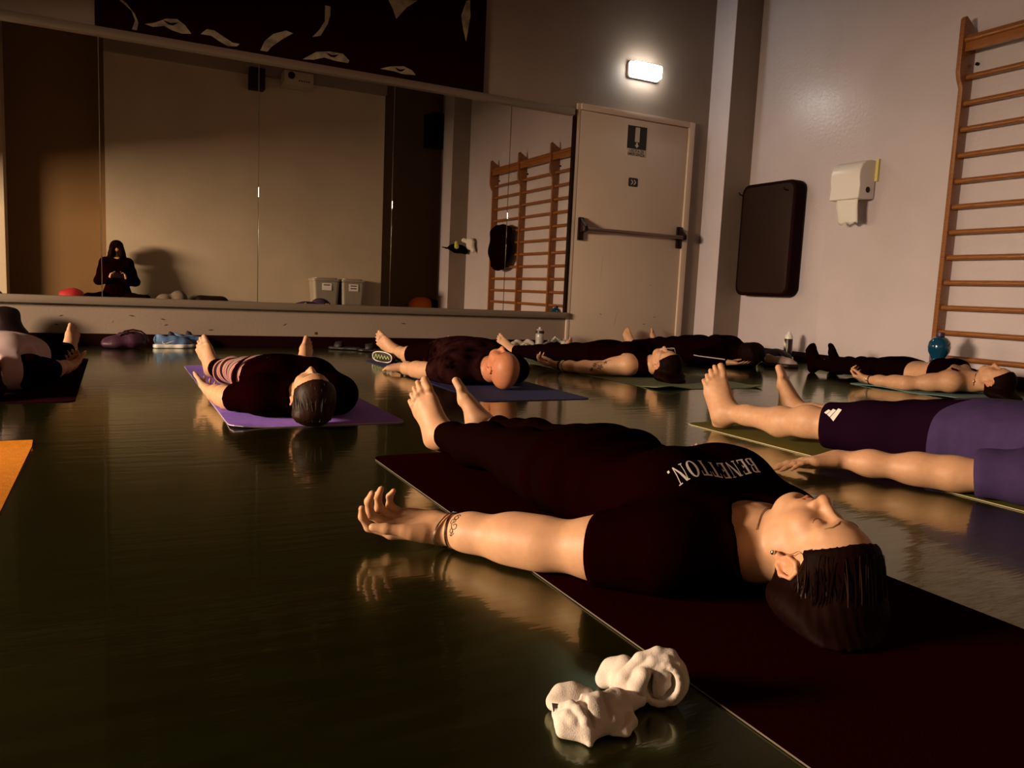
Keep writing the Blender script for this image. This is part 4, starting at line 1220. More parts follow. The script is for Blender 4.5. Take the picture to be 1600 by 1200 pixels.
# ------------------------------------------------ woman by the wall bars
M_turq = mat('turquoise_mat', (0.16, 0.27, 0.27), .8, noise=.08, nscale=50, bump=.1, bscale=260, spec=.2)
yoga_mat('turquoise mat under the woman by the wall bars', 4.27, 4.87, 2.40, 3.50, M_turq, lift=lambda x, y: .004 * (1 + math.sin(y * 14)) * (1 if x < 4.35 else .3))
p6 = lying('woman in black sports top lying on a turquoise mat beside the wall bars', 4.60, 2.63, .91, False,
      (((4.315, 3.12, .047), (4.285, 3.36, .042)), ((4.88, 3.15, .05), (4.92, 3.4, .045))),
      (((-.12, .97, .12), (.2, .1, 1), [(40, 60, 30)] * 4), ((.1, .95, 0), PALM_UP)),
      (((4.58, 3.76, .088), (4.60, 4.06, .07)), ((4.72, 3.77, .088), (4.82, 4.07, .07))),
      (((-.05, .16, .98), (0, -1, .1)), ((.10, .16, .98), (0, -1, .1))),
      ('bra', M_black_cloth, 0, .515), ('leggings', M_black_leg, .97, .685, .007), 'long', garm=1.12, ghand=1.05, turn=-2, tilt=-6)
S6, J6 = p6['S'], p6['J']
ft = [o for o in S6.ops if o[3] == 'foot']
for side, q in (('L', ft[:len(ft) // 2]), ('R', ft[len(ft) // 2:])):
    g = Sdf(); g.ops = list(q)
    k, n = J6['kn' + side], J6['an' + side]; g.rc(n, n + (k - n) * .12, .034, .036, .01, 'c')
    solid('black_sock', g, .006, M_black_cloth, p6['o'], off=.007)
fa = nrm(J6['wrL'] - J6['elL'])
br = MB().tube(ring_on(S6, J6['wrL'] - fa * .014, fa, .03, off=.002), .003, 6, cap=False).build('bracelet', M_wband, p6['o'], smooth=True)
MB().lathe([(.001, -.008), (.007, -.006), (.009, 0), (.007, .006), (.001, .008)], J6['wrL'] + A(-.032, -.012, .002), 12).build('charm', M_silver, br, smooth=True)
f6 = p6['Hd']['f']
nk = S6.project(np.array([f6(.05, -.11, -.02), f6(.04, -.125, .02), f6(0, -.13, .035), f6(-.04, -.12, .02), f6(-.056, -.112, -.025), f6(-.06, -.11, -.05)]), 6, .002)
nko = MB().tube([tuple(p) for p in nk], .002, 5).build('necklace', M_wband, p6['o'], smooth=True)
MB().lathe([(.001, -.006), (.005, -.004), (.0065, 0), (.005, .004), (.001, .006)], nk[4] + A(-.006, 0, 0), 12).build('pendant', M_silver, nko, smooth=True)

# ------------------------------------------------ man in the purple T-shirt
M_olive = mat('olive_mat', (0.12, 0.105, 0.010), .8, noise=.08, nscale=50, bump=.1, bscale=260, spec=.2)
M_olive_rim = mat('pale_olive_rim', (0.50, 0.42, 0.25), .7)
yoga_mat('olive green mat with a pale rim under the man in purple', 2.03, 2.66, .55, 2.42, M_olive, M_olive_rim)
M_navy = mat('navy_shorts_cloth', (0.010, 0.0025, 0.009), .9, spec=.0)
M_ptee = mat('purple_tee_cloth', (0.045, 0.025, 0.085), .85, bump=.08, bscale=400, noise=.1, nscale=30, spec=.15)
p7 = lying('man in purple T-shirt and dark shorts lying on an olive mat', 2.36, .72, .985, True,
      (((2.03, 1.30, .052), (1.885, 1.555, .048)), ((2.66, 1.32, .05), (2.72, 1.58, .045))),
      (((-.90, .42, -.10), (.05, -.25, -1), [(4, 10, 6), (6, 12, 8), (8, 12, 8), (8, 14, 8)], (.75, .5, .25)), ((.1, .95, 0), PALM_UP)),
      (((2.135, 1.90, .090), (2.085, 2.25, .070)), ((2.43, 1.91, .090), (2.44, 2.24, .068))),
      (((-.12, .20, .97), (-.25, -.96, 0)), ((-.10, .05, .99), (.35, -.94, 0))),
      ('tee', M_ptee, .78, .80, .014), ('shorts', M_navy, .80, .72, .014), 'short', h=.0045, brows=False, gleg=.98, gfoot=1.08)
J7 = p7['J']
lg = []
for k, (u0, u1) in enumerate(((0, .010), (.012, .024), (.026, .040))):     # three slanted bars of growing length
    hgt = .022 + .014 * k
    lg += [[(u0, 0), (u1, 0), (u1 + .006, hgt), (u0 + .006, hgt)]]
base = J7['hipL'] + (J7['knL'] - J7['hipL']) * .66
vs = []; fs = []
for q in lg:
    b = len(vs); vs += [base + A(-.078 + v * .55, .02 - u * 1.0, 0) for u, v in q]; fs.append(list(range(b, b + 4)))
GS = Sdf(); a, k = J7['hipL'], J7['knL']; GS.rc(a, a + (k - a) * .4, .086 * .965, .078 * .965, .04, 'c'); GS.fc(a + (k - a) * .3, a + (k - a) * .80, .080 * .965, .066 * .965, .04, 'c')
PP = np.array(vs); PP[:, 2] = .3
for _ in range(60): PP[:, 2] -= np.maximum(GS.ev(PP, .4, .014) - .003, 0) * .7
link('striped_logo', mesh(PP, fs), M_print, p7['bottom'])

# ------------------------------------------------ person at the left edge
M_pmat8 = mat('dark_plum_mat', (0.020, 0.003, 0.006), .9, spec=.0)
yoga_mat('dark plum mat at the left edge under the person in a pale top', -.76, -.145, 3.37, 5.1, M_pmat8)
M_pink = mat('pale_pink_jersey', (0.50, 0.36, 0.36), .85, spec=.15)
p8 = lying('person in pale pink top and dark leggings lying at the left edge', -.47, 3.42, .93, False,
      (((-.72, 3.98, .05), (-.76, 4.22, .045)), ((-.275, 4.02, .052), (-.195, 4.26, .046))),
      (((0, 1, 0), PALM_UP), ((.12, .97, .1), (-.3, 0, 1), [(45, 60, 30)] * 4)),
      (((-.54, 4.60, .085), (-.58, 4.90, .066)), ((-.33, 4.60, .085), (-.235, 4.92, .066))),
      (((-.4, .2, .9), (-.2, -.95, 0)), ((.28, .2, .92), (.2, -.95, 0))),
      ('tank', M_pink, 0, .90, .022), ('leggings', M_black_leg, .93, .72, .012), 'long', brows=False, h=.007)
for side, fr in (('L', 1.0), ('R', 1.0)):
    g = Sdf(); a, b, c = p8['J']['sh' + side], p8['J']['el' + side], p8['J']['wr' + side]
    g.el(a, (.060,) * 3, .03, 'c'); g.rc(a, a + (b - a) * .6, .056, .050, .03, 'c'); g.fc(a + (b - a) * .5, b + (c - b) * .12, .052, .042, .02, 'c'); g.plane((0, 0, -1), (0, 0, .006), .004)
    solid('dark_sleeve', g, .007, M_black_cloth, p8['o'], off=.008, disp=lambda Q: .003 * waves(Q, 51, 30))
# ---------------------------------------------------------------- things on the floor
# crumpled pair of socks, close to the camera
M_sock = mat('cream_sock_knit', (0.66, 0.56, 0.49), .9, bump=.25, bscale=700, noise=.12, nscale=40, spec=.1)
def sock(label, build, lo_noise, wob, h=.0011):
    G = Sdf(); build(G); G.plane((0, 0, -1), (0, 0, .0008), .004)
    o = solid('sock', G, h, M_sock, None, None, disp=lambda Q: wob * waves(Q, lo_noise, 110) + wob * .3 * waves(Q, lo_noise + 3, 300))
    return tag(o, label, 'sock', 'crumpled pair of socks')
def sockA(G):
    G.chain([(.458, .7416, .012), (.4672, .7439, .018), (.4794, .7394, .020), (.4925, .7306, .018)], [.0115, .0115, .0115, .010], .006)
    G.chain([(.449, .6989, .010), (.4774, .6939, .018), (.5151, .7008, .018), (.5374, .7053, .014)], [.016, .018, .016, .011], .008)
    G.chain([(.439, .6895, .008), (.4595, .6753, .008), (.4943, .6818, .012), (.5134, .6904, .012)], [.009, .010, .013, .012], .006)
    G.el((.470, .715, .010), (.030, .022, .013), .008)
    G.rc((.4595, .6753, .008), (.4554, .6617, .004), .009, .0035, .005)
    G.chain([(.4483, .711, .024), (.4546, .7021, .029), (.4572, .6906, .028), (.4577, .6768, .022), (.4608, .6737, .014)], [.0050, .0055, .0055, .0052, .004], .003)
    G.chain([(.4465, .6960, .022), (.4490, .6871, .018), (.4550, .6796, .012)], [.006, .0065, .005], .004)
    G.chain([(.4720, .7050, .034), (.4880, .6985, .035), (.5060, .7000, .033)], [.004, .0045, .004], .004)
    G.chain([(.5213, .6871, .012), (.5175, .6743, .010), (.504, .6643, .006), (.4906, .6683, .004)], [.009, .008, .0055, .003], .004)
    G.chain([(.5374, .7053, .014), (.5558, .7085, .010)], [.010, .008], .006)
    G.rc((.5150, .6800, .030), (.5060, .6560, .012), .0035, .0030, .004, '', True)
    G.rc((.4680, .6990, .034), (.4660, .6720, .018), .0035, .0028, .004, '', True)
    G.rc((.4500, .7260, .030), (.4850, .7220, .032), .0035, .0030, .005, '', True)
    G.rc((.4940, .6960, .037), (.4880, .6700, .022), .0026, .0024, .004, '', True)
def sockB(G):
    c = A(.5815, .7018, .028); hv = A(.0154, -.01325, .005) * 1.05; vv = A(.002, .00485, .021) * 1.02
    w = nrm(np.cross(hv, vv)); w = w if w[1] > 0 else -w
    G.chain([(.5437, .7658, .012), (.5548, .7672, .022), (.5651, .7563, .030)], [.012, .012, .013], .010)
    G.el((.560, .735, .020), (.024, .026, .020), .012)
    G.el(c + w * .026, (.024, .022, .023), .010)
    G.chain([(.5377, .7332, .012), (.547, .7306, .030), (.5691, .7286, .050), (.5889, .7219, .058), (.6031, .7138, .056), (.6116, .7024, .045)], [.0085, .009, .0085, .0075, .0075, .0045], .003)
    G.chain([(.5496, .7222, .012), (.5613, .7188, .036), (.5776, .7158, .050), (.5932, .7081, .053), (.6045, .7011, .050)], [.0085, .0085, .0075, .0065, .004], .003)
    G.chain([(.5598, .7138, .010), (.5542, .7128, .025), (.5604, .7108, .040)], [.009, .010, .009], .004)
    ring = [c + hv * math.cos(t) + vv * math.sin(t) for t in np.linspace(0, 2 * math.pi, 19)]
    ring2 = [c + w * .014 + hv * 1.12 * math.cos(t) + vv * 1.1 * math.sin(t) for t in np.linspace(0, 2 * math.pi, 19)]
    G.chain(ring2, [.0065] * 19, .006)
    Mx = np.array([nrm(hv), nrm(vv - nrm(hv) * nrm(hv).dot(vv)), w])
    G.cut(c + w * .002, (.0185, .0180, .017), .002, Mx)
    G.chain(ring, [.0034] * 19, .003)
    G.chain([(.5777, .7094, .046), (.5785, .7082, .030), (.5793, .7073, .014)], [.0032, .0036, .0034], .002)
    G.chain([(.5834, .7059, .045), (.5890, .7029, .038), (.589, .7018, .028), (.5826, .7039, .016)], [.0042, .0048, .0048, .0040], .004)
    G.chain([(.5834, .7059, .030), (.5820, .7069, .022)], [.0062, .0062], .005)
sockA_o = sock('cream crumpled sock with a dark tag on the floor, nearer the camera', sockA, 31, .0007)
sock('cream balled sock with a round rolled cuff behind the tagged sock', sockB, 37, .0006)
M_tag = mat('dark_sock_tag', (0.03, 0.012, 0.012), .7)
tg = MB().prism([(.4430, .7250, .022), (.4500, .7200, .022), (.4488, .7140, .010), (.4425, .7180, .010)], (-.0012, -.0018, 0)).build('sock_tag', M_tag, sockA_o)
for dz in (.0, .004): MB().prism([(.4432, .7190, .0185 - dz), (.4470, .7160, .0185 - dz), (.4468, .7152, .0165 - dz), (.4430, .7182, .0165 - dz)], (-.0018, -.0030, 0)).build('tag_print', M_print, tg)

# orange mat on the left
M_orange = mat('orange_mat_foam', (0.78, 0.26, 0.012), .8, noise=.12, nscale=60, bump=.15, bscale=260, spec=.2)
yoga_mat('bright orange empty mat at the left edge', -.80, -.215, .75, 2.58, M_orange, None, lift=lambda x, y: .012 * math.exp(-((y - 2.545) / .022) ** 2))

# bags and shoes along the mirror wall
M_plum = mat('plum_bag_leather', (0.050, 0.012, 0.030), .5, bump=.2, bscale=60)
M_blackbag = mat('black_nylon', (0.010, 0.0015, 0.0015), .6, bump=.1, bscale=80, spec=.25)
def lump(name, label, cat, ops, m, h=.006, amp=.004, fr=40, seed=3, group=None):
    G = Sdf(); ops(G); G.plane((0, 0, -1), (0, 0, .001), .006)
    o = solid(name, G, h, m, None, None, disp=lambda Q: amp * waves(Q, seed, fr))
    return tag(o, label, cat, group)
def hb(G):
    G.el((.04, 5.86, .045), (.12, .06, .045), .03); G.el((.10, 5.87, .055), (.085, .055, .055), .03); G.el((-.02, 5.84, .03), (.07, .05, .03), .03); G.rc((.03, 5.86, .09), (.14, 5.86, .085), .022, .02, .02)
bag = lump('handbag', 'soft plum handbag slumped on the floor below the mirror', 'bag', hb, M_plum)
MB().tube([(.02, 5.83, .085), (.05, 5.82, .118), (.10, 5.825, .128), (.15, 5.83, .118), (.19, 5.835, .085), (.20, 5.84, .05)], .006, 8).build('bag_strap', M_blackbag, bag, smooth=True)
MB().tube([(.04, 5.82, .10), (.065, 5.815, .116), (.09, 5.82, .105)], .005, 8).build('bag_strap', M_blackbag, bag, smooth=True)
def hump(G):
    G.el((-.63, 5.86, .15), (.085, .09, .11), .05); G.el((-.62, 5.84, .07), (.13, .11, .08), .05); G.rc((-.66, 5.84, .2), (-.58, 5.86, .22), .05, .03, .04)
lump('backpack', 'black backpack standing against the mirror wall at the left edge', 'bag', hump, M_blackbag, seed=9)

M_blue = mat('blue_shoe_mesh', (0.10, 0.19, 0.36), .6, bump=.2, bscale=200); M_sole = mat('white_shoe_sole', (0.72, 0.66, 0.60), .5); M_navy2 = mat('dark_shoe_lining', (0.010, 0.004, 0.010), .7)
def sneaker(x, y, rz, label, upper, sole, mark=True):
    o = empty('sneaker', (x, y, 0), label, 'shoe', 'shoes on the floor')
    R = Matrix.Rotation(rz, 3, 'Z'); T = lambda p: np.array(R @ Vector(p)) + A(x, y, 0)
    G = Sdf()
    G.chain([T((-.105, 0, .016)), T((-.03, .004, .015)), T((.05, -.004, .013)), T((.115, 0, .018))], [.030, .031, .036, .024], .02)
    G.plane((0, 0, 1), (0, 0, .030), .004); G.plane((0, 0, -1), (0, 0, .001), .004)
    solid('sole', G, .005, sole, o)
    G = Sdf()
    G.chain([T((-.100, 0, .055)), T((-.06, 0, .055)), T((.0, 0, .050)), T((.06, 0, .036)), T((.105, 0, .030))], [.030, .032, .034, .033, .022], .03)
    G.el(T((-.085, 0, .085)), (.030, .030, .025), .02); G.plane((0, 0, -1), (0, 0, .027), .004)
    G.cut(T((-.062, 0, .105)), (.042, .026, .035), .006, np.array(R.transposed()))
    up = solid('upper', G, .005, upper, o)
    G2 = Sdf(); G2.el(T((-.062, 0, .070)), (.036, .024, .022), .005, '', np.array(R.transposed())); solid('lining', G2, .006, M_navy2, o)
    G2 = Sdf(); G2.rc(T((-.015, 0, .090)), T((.04, 0, .062)), .016, .012, .01); G2.rc(T((-.02, 0, .105)), T((-.005, 0, .10)), .012, .01, .01); solid('tongue', G2, .005, M_navy2, o)
    for k in range(4):
        t = k / 3; xx = -.005 + .05 * t; zz = .094 - .03 * t
        MB().tube([tuple(T((xx, -.022, zz - .014))), tuple(T((xx + .004, 0, zz + .008))), tuple(T((xx, .022, zz - .014)))], .003, 6).build('lace', sole if k % 2 else M_navy2, o, smooth=True)
    if mark:
        sw = [(-.075, .040), (-.062, .037), (-.040, .044), (.0, .060), (.040, .074), (-.005, .052), (-.045, .034), (-.066, .029), (-.078, .034), (-.080, .046), (-.072, .054)]
        P = np.array([T((a, -.10, b)) for a, b in sw]); ax = np.array(R @ Vector((0, 1, 0)))
        for _ in range(40): P = P + ax * np.maximum(G.ev(P, .3) - .0015, 0)[:, None] * .8
        link('side_mark', mesh(P, [list(range(len(P)))]), sole, up)
    return o
sneaker(.355, 5.90, math.radians(8), 'blue sneaker with a white side mark beside the plum handbag', M_blue, M_sole)
sneaker(.475, 6.0, math.radians(4), 'blue sneaker half hidden behind the marked blue sneaker', M_blue, M_sole, False)
# dark slippers behind the bald man
M_slip = mat('dark_slipper_foam', (0.010, 0.004, 0.003), .6)
def slipper(x, y, rz, label, m, m2):
    o = empty('slipper', (x, y, 0), label, 'shoe', 'shoes on the floor')
    R = Matrix.Rotation(rz, 3, 'Z'); T = lambda p: tuple(np.array(R @ Vector(p)) + A(x, y, 0))
    G = Sdf(); G.chain([T((-.10, 0, .012)), T((0, .002, .012)), T((.08, 0, .012))], [.034, .033, .040], .02); G.plane((0, 0, 1), (0, 0, .022), .004); G.plane((0, 0, -1), (0, 0, .001), .003)
    solid('footbed', G, .006, m, o)
    b = MB()
    for i in range(13):
        a = math.pi * i / 12
        for xx in (.01, .035, .065): b.v.append(T((xx, .042 * math.cos(a), .018 + .050 * math.sin(a) * (1 - (xx - .01) * 4))))
    for i in range(12):
        for j in range(2): b.f.append([i * 3 + j, i * 3 + j + 1, i * 3 + j + 4, i * 3 + j + 3])
    q = b.build('strap', m2, o, smooth=True); md = q.modifiers.new('s', 'SOLIDIFY'); md.thickness = .006
    return o
slipper(1.55, 5.86, math.radians(150), 'dark slipper by the mirror wall beyond the bald man, left of its pair', M_slip, M_slip)
slipper(1.735, 5.69, math.radians(165), 'dark slipper by the mirror wall beyond the bald man, right of its pair', M_slip, M_slip)
# dark slipper with a pale edge and a lime zigzag by the bald man's foot, lying on its side
M_lime = mat('lime_print', (0.50, 0.60, 0.20), .6)
sd = empty('slide_sandal', (1.55, 4.86, 0), 'dark slide sandal with a pale rim and lime zigzag beside the bald man', 'shoe', 'shoes on the floor')
a = nrm(A(.10, -.42, 0)); n_ = A(-a[1] * -1, a[0] * -1, 0)
c0 = A(1.545, 4.88, .036)
out = [c0 + a * (.12 * math.cos(t)) + A(0, 0, 1) * .034 * math.copysign(abs(math.sin(t)) ** .7, math.sin(t)) for t in np.linspace(0, 2 * math.pi, 25)[:-1]]
side = nrm(np.cross(a, A(0, 0, 1))); side = side if side[0] < 0 else -side
MB().prism([tuple(p) for p in out], tuple(-side * .03)).build('sole', M_slip, sd, bevel=.004)
MB().tube([tuple(p + side * .001) for p in out + [out[0]]], .0035, 5, cap=False).build('pale_rim', M_sole, sd, smooth=True)
zz = [c0 + side * .003 + a * (-.09 + .018 * k) + A(0, 0, .014 * (1 if k % 2 else -1) * (1 - .04 * k)) for k in range(11)]
MB().tube([tuple(p) for p in zz], .0035, 5).build('lime_zigzag', M_lime, sd, smooth=True)

# bottles
M_clear = mat('cloudy_bottle_plastic', (0.50, 0.45, 0.40), .25, trans=.35)
M_capd = mat('dark_bottle_cap', (0.03, 0.012, 0.012), .4)
def bottle(x, y, s, label, m_body, m_cap, m_top, kind=0):
    o = empty('water_bottle', (x, y, 0), label, 'bottle', 'bottles on the floor')
    if kind == 0:
        MB().lathe([(.030, 0), (.035, .004), (.036, .03), (.034, .075), (.036, .12), (.036, .150), (.033, .156)], (x, y, .001), 24).build('bottle_body', m_body, o, smooth=True)
        MB().lathe([(.037, .156), (.038, .160), (.038, .176), (.034, .180)], (x, y, .001), 24).build('cap', m_cap, o, smooth=True)
        MB().lathe([(.033, .180), (.026, .190), (.012, .195), (.011, .206), (.007, .209)], (x, y, .001), 20).build('spout', m_top, o, smooth=True)
    else:
        MB().lathe([(.030, 0), (.034, .004), (.035, .03), (.035, .195), (.033, .20)], (x, y, .001), 24).build('bottle_body', m_body, o, smooth=True)
        MB().lathe([(.034, .20), (.034, .215), (.029, .232), (.018, .244), (.016, .256), (.010, .262)], (x, y, .001), 24).build('cap', m_cap, o, smooth=True)
    return o
M_grey_top = mat('grey_spout', (0.40, 0.34, 0.32), .5)
bottle(3.235, 5.82, 1, 'clear sports bottle with a dark cap in front of the mirror wall', M_clear, M_capd, M_grey_top)
M_blkbot = mat('black_bottle_plastic', (0.025, 0.014, 0.012), .3)
b2 = bottle(5.22, 4.93, 1, 'black bottle with a white cap standing by the right wall', M_blkbot, M_white, None, 1)
for k in range(3): MB().prism([(5.186, 4.925 + .008 * k, .12 + .012 * k), (5.1865, 4.933 + .008 * k, .12 + .012 * k), (5.1865, 4.933 + .008 * k, .16 + .01 * k), (5.186, 4.925 + .008 * k, .16 + .01 * k)], (-.0015, 0, 0)).build('label_mark', M_white, b2)
# blue bottle by the wall bars
M_teal = mat('blue_bottle_plastic', (0.004, 0.05, 0.11), .12, spec=.7, coat=.5)
bb = empty('water_bottle', (5.06, 3.43, 0), 'glossy blue waisted bottle standing at the foot of the wall bars', 'bottle', 'bottles on the floor')
MB().lathe([(.045, 0), (.058, .01), (.066, .05), (.066, .10), (.058, .14), (.046, .165), (.050, .185), (.066, .215), (.072, .25), (.066, .285), (.046, .312), (.024, .322)], (5.06, 3.43, .001), 28).build('bottle_body', M_teal, bb, smooth=True)
MB().lathe([(.027, .322), (.028, .326), (.028, .348), (.022, .352)], (5.06, 3.43, .001), 20).build('cap', mat('plum_cap', (.05, .02, .06), .4), bb, smooth=True)

# heap of pale cloths by the clear bottle
M_rag = mat('pale_cloth', (0.56, 0.47, 0.36), .9, bump=.2, bscale=100); M_rag2 = mat('white_cloth', (0.72, 0.66, 0.60), .9, bump=.2, bscale=100)
def rag1(G):
    G.chain([(2.98, 5.86, .05), (3.04, 5.88, .075), (3.10, 5.87, .06), (3.16, 5.88, .08), (3.19, 5.88, .05)], [.022, .022, .016, .022, .03], .008)
    G.rc((3.0, 5.86, .02), (3.18, 5.88, .02), .03, .03, .01); G.chain([(3.05, 5.84, .04), (3.10, 5.835, .07), (3.15, 5.84, .03)], [.008, .009, .008], .004)
lump('crumpled_cloth', 'cream and dark crumpled cloth on the floor left of the clear bottle', 'cloth', rag1, M_rag, .005, .008, 70, 4, 'crumpled cloths by the wall')
def rag2(G):
    G.chain([(3.33, 5.86, .05), (3.38, 5.87, .085), (3.43, 5.87, .10), (3.50, 5.88, .085), (3.55, 5.88, .05)], [.03, .022, .016, .02, .03], .01)
    G.rc((3.32, 5.86, .03), (3.55, 5.88, .03), .035, .035, .01); G.chain([(3.36, 5.83, .09), (3.40, 5.84, .125), (3.44, 5.84, .10)], [.006, .008, .006], .004)
lump('crumpled_cloth', 'white crumpled cloth on the floor right of the clear bottle', 'cloth', rag2, M_rag2, .005, .007, 70, 6, 'crumpled cloths by the wall')
# jacket heap with a white shoe beyond the head of the tracksuit person
def jk_(G):
    G.el((4.86, 4.72, .06), (.12, .14, .065), .04); G.el((4.96, 4.86, .05), (.11, .10, .05), .04); G.rc((4.84, 4.66, .08), (4.95, 4.84, .09), .03, .025, .03)
jo = lump('folded_jacket', 'black jacket heaped on the floor beyond the tracksuit person', 'jacket', jk_, M_blackbag, .007, .01, 34, 12)
MB().tube([(4.80, 4.58, .055), (4.83, 4.56, .07), (4.86, 4.565, .05), (4.93, 4.60, .05), (4.99, 4.66, .065)], .008, 6, flat=.5).build('drawstring', M_sole, jo, smooth=True)
sneaker(4.70, 4.50, math.radians(-40), 'pale shoe beside the black jacket heap by the right wall', mat('pale_shoe', (.45, .33, .30), .7), M_slip, False)

# black bag shape added off to the left to shade the orange mat's near half
def sb(G):
    G.rc((-1.25, 1.70, .15), (-1.25, 2.12, .15), .14, .14, .03); G.rc((-1.25, 1.70, .09), (-1.25, 2.12, .09), .12, .12, .05)
so = lump('shading_bag', 'black bag shape added left of the orange mat to shade it', 'bag', sb, M_blackbag, .012, .006, 22, 5)
MB().tube([(-1.33, 1.76, .20), (-1.34, 1.80, .29), (-1.34, 1.90, .31), (-1.34, 2.0, .29), (-1.33, 2.04, .20)], .012, 8).build('bag_handle', M_capd, so, smooth=True)

# jacket hanging on the wall bars, clothes on a hook at the rear pillar (both seen in the mirror)
def jh(G):
    G.el((5.27, 1.28, 1.40), (.07, .36, .12), .06); G.el((5.26, 1.27, 1.15), (.075, .38, .26), .06); G.el((5.27, 1.22, .92), (.05, .26, .10), .05)
G = Sdf(); jh(G); G.plane((1, 0, 0), (5.325, 0, 0), .01)
tag(solid('hanging_jacket', G, .014, M_black_cloth, None, None, disp=lambda Q: .012 * waves(Q, 8, 24)), 'black jacket hung over the wall bars, seen in the mirror', 'jacket')
hk = empty('coat_hook', (5.08, -.3, 1.2), 'dark coat hook rail on the rear pillar, seen in the mirror', 'hook')
MB().box(5.02, 5.40, -.379, -.35, 1.185, 1.215).tube([(5.03, -.36, 1.2), (5.0, -.30, 1.2), (4.93, -.27, 1.205)], .01, 8).build('rail', M_black, hk)
def cl(G):
    G.el((5.28, -.22, 1.26), (.12, .10, .09), .05); G.el((5.36, -.08, 1.22), (.05, .20, .12), .05); G.rc((5.25, -.2, 1.22), (5.36, .02, 1.16), .06, .06, .04)
o = lump('hung_clothes', 'dark clothes hung in the rear right corner, seen in the mirror', 'clothes', lambda G: (G.el((5.20, -.27, 1.20), (.17, .07, .07), .05), G.rc((5.15, -.27, 1.20), (5.34, -.25, 1.16), .05, .05, .04)), M_black_cloth, .01, .01, 30, 15)
lump('hung_towel', 'pale towel hung over the dark clothes in the rear corner, seen in the mirror', 'towel', lambda G: (G.el((5.33, -.03, 1.28), (.06, .12, .10), .04), G.rc((5.24, -.10, 1.34), (5.33, -.02, 1.30), .03, .045, .03), G.rc((5.33, .0, 1.25), (5.35, .08, 1.16), .05, .03, .03)), M_rag2, .01, .012, 34, 17)
lump('yellow_cap', 'small yellow cap hung among the clothes in the rear corner', 'cap', lambda G: (G.rc((5.12, -.12, 1.29), (5.13, -.12, 1.22), .028, .04, .02),), mat('yellow_cloth', (.50, .50, .08), .8), .008, .003, 40, 18)

# things along the rear wall (seen in the mirror)
M_bin = mat('grey_bin_plastic', (0.28, 0.24, 0.19), .45)
def bin_(x, w, label, lines):
    o = empty('storage_bin', (x, -.26, 0), label, 'bin', 'grey bins by the rear wall')
    b = MB(); out0 = rrect(x, -.26, w * .42, .15, .05); out1 = rrect(x, -.26, w * .5, .175, .05); n = len(out0)
    b.v += [(p[0], p[1], .002) for p in out0] + [(p[0], p[1], .54) for p in out1]
    b.f.append(list(range(n))[::-1]); b.f += [[i, (i + 1) % n, n + (i + 1) % n, n + i] for i in range(n)]; b.f.append([n + i for i in range(n)])
    b.build('bin_body', M_bin, o, smooth=False)
    MB().prism([(p[0], p[1], .541) for p in rrect(x, -.26, w * .53, .19, .05)], (0, 0, .035)).prism([(p[0], p[1], .576) for p in rrect(x, -.26, w * .42, .14, .05)], (0, 0, .02)).build('lid', M_bin, o, bevel=.006)
    lb = MB().box(x - .075, x + .075, -.086, -.082, .40, .51).build('paper_label', M_white, o)
    for k in range(lines):
        MB().box(x - .05, x + .05, -.0825, -.081, .475 - .04 * k, .49 - .04 * k).build('print_line', M_signdk, lb)
bin_(2.945, .42, 'grey lidded bin with one printed line on its label, by the rear wall', 1)
bin_(3.37, .38, 'grey lidded bin with two printed lines on its label, by the rear wall', 2)
M_purp_cap = mat('purple_cloth', (0.045, 0.02, 0.06), .8)
lump('purple_cap', 'purple cap on the floor in front of the grey bins, seen in the mirror', 'cap', lambda G: (G.el((2.80, .12, .13), (.17, .13, .145), .04), G.el((2.9, .22, .05), (.13, .10, .05), .04)), M_purp_cap, .01, .005, 30, 20)
lump('red_bag', 'red bag on the floor in the rear recess, seen in the mirror', 'bag', lambda G: (G.el((-.55, -.5, .14), (.17, .12, .14), .04), G.rc((-.65, -.5, .18), (-.46, -.5, .2), .06, .05, .03)), mat('red_cloth', (.35, .01, .015), .7), .012, .006, 26, 22)
lump('grey_hat', 'grey cloth heap by the rear wall behind the photographer', 'cloth', lambda G: (G.el((.82, -.25, .15), (.13, .12, .16), .04), G.el((.64, -.24, .12), (.14, .12, .13), .04)), mat('grey_cloth', (.16, .12, .09), .85), .012, .008, 30, 24)
lump('dark_bag', 'flat dark bag by the rear wall, seen in the mirror', 'bag', lambda G: (G.rc((1.12, -.26, .13), (1.42, -.26, .13), .12, .11, .04),), M_blackbag, .012, .006, 26, 26)
ob = lump('gym_ball_bag', 'orange and black round bag in the rear right recess, seen in the mirror', 'bag', lambda G: (G.el((5.02, -1.2, .13), (.36, .22, .20), .04),), M_blackbag, .014, .005, 20, 28)
G = Sdf(); G.el((4.93, -1.17, .145), (.26, .21, .205), .04); G.plane((0, 0, -1), (0, 0, .002), .005)
solid('orange_flap', G, .014, mat('orange_cloth', (.85, .17, .01), .6), ob, disp=lambda Q: .004 * waves(Q, 29, 20))
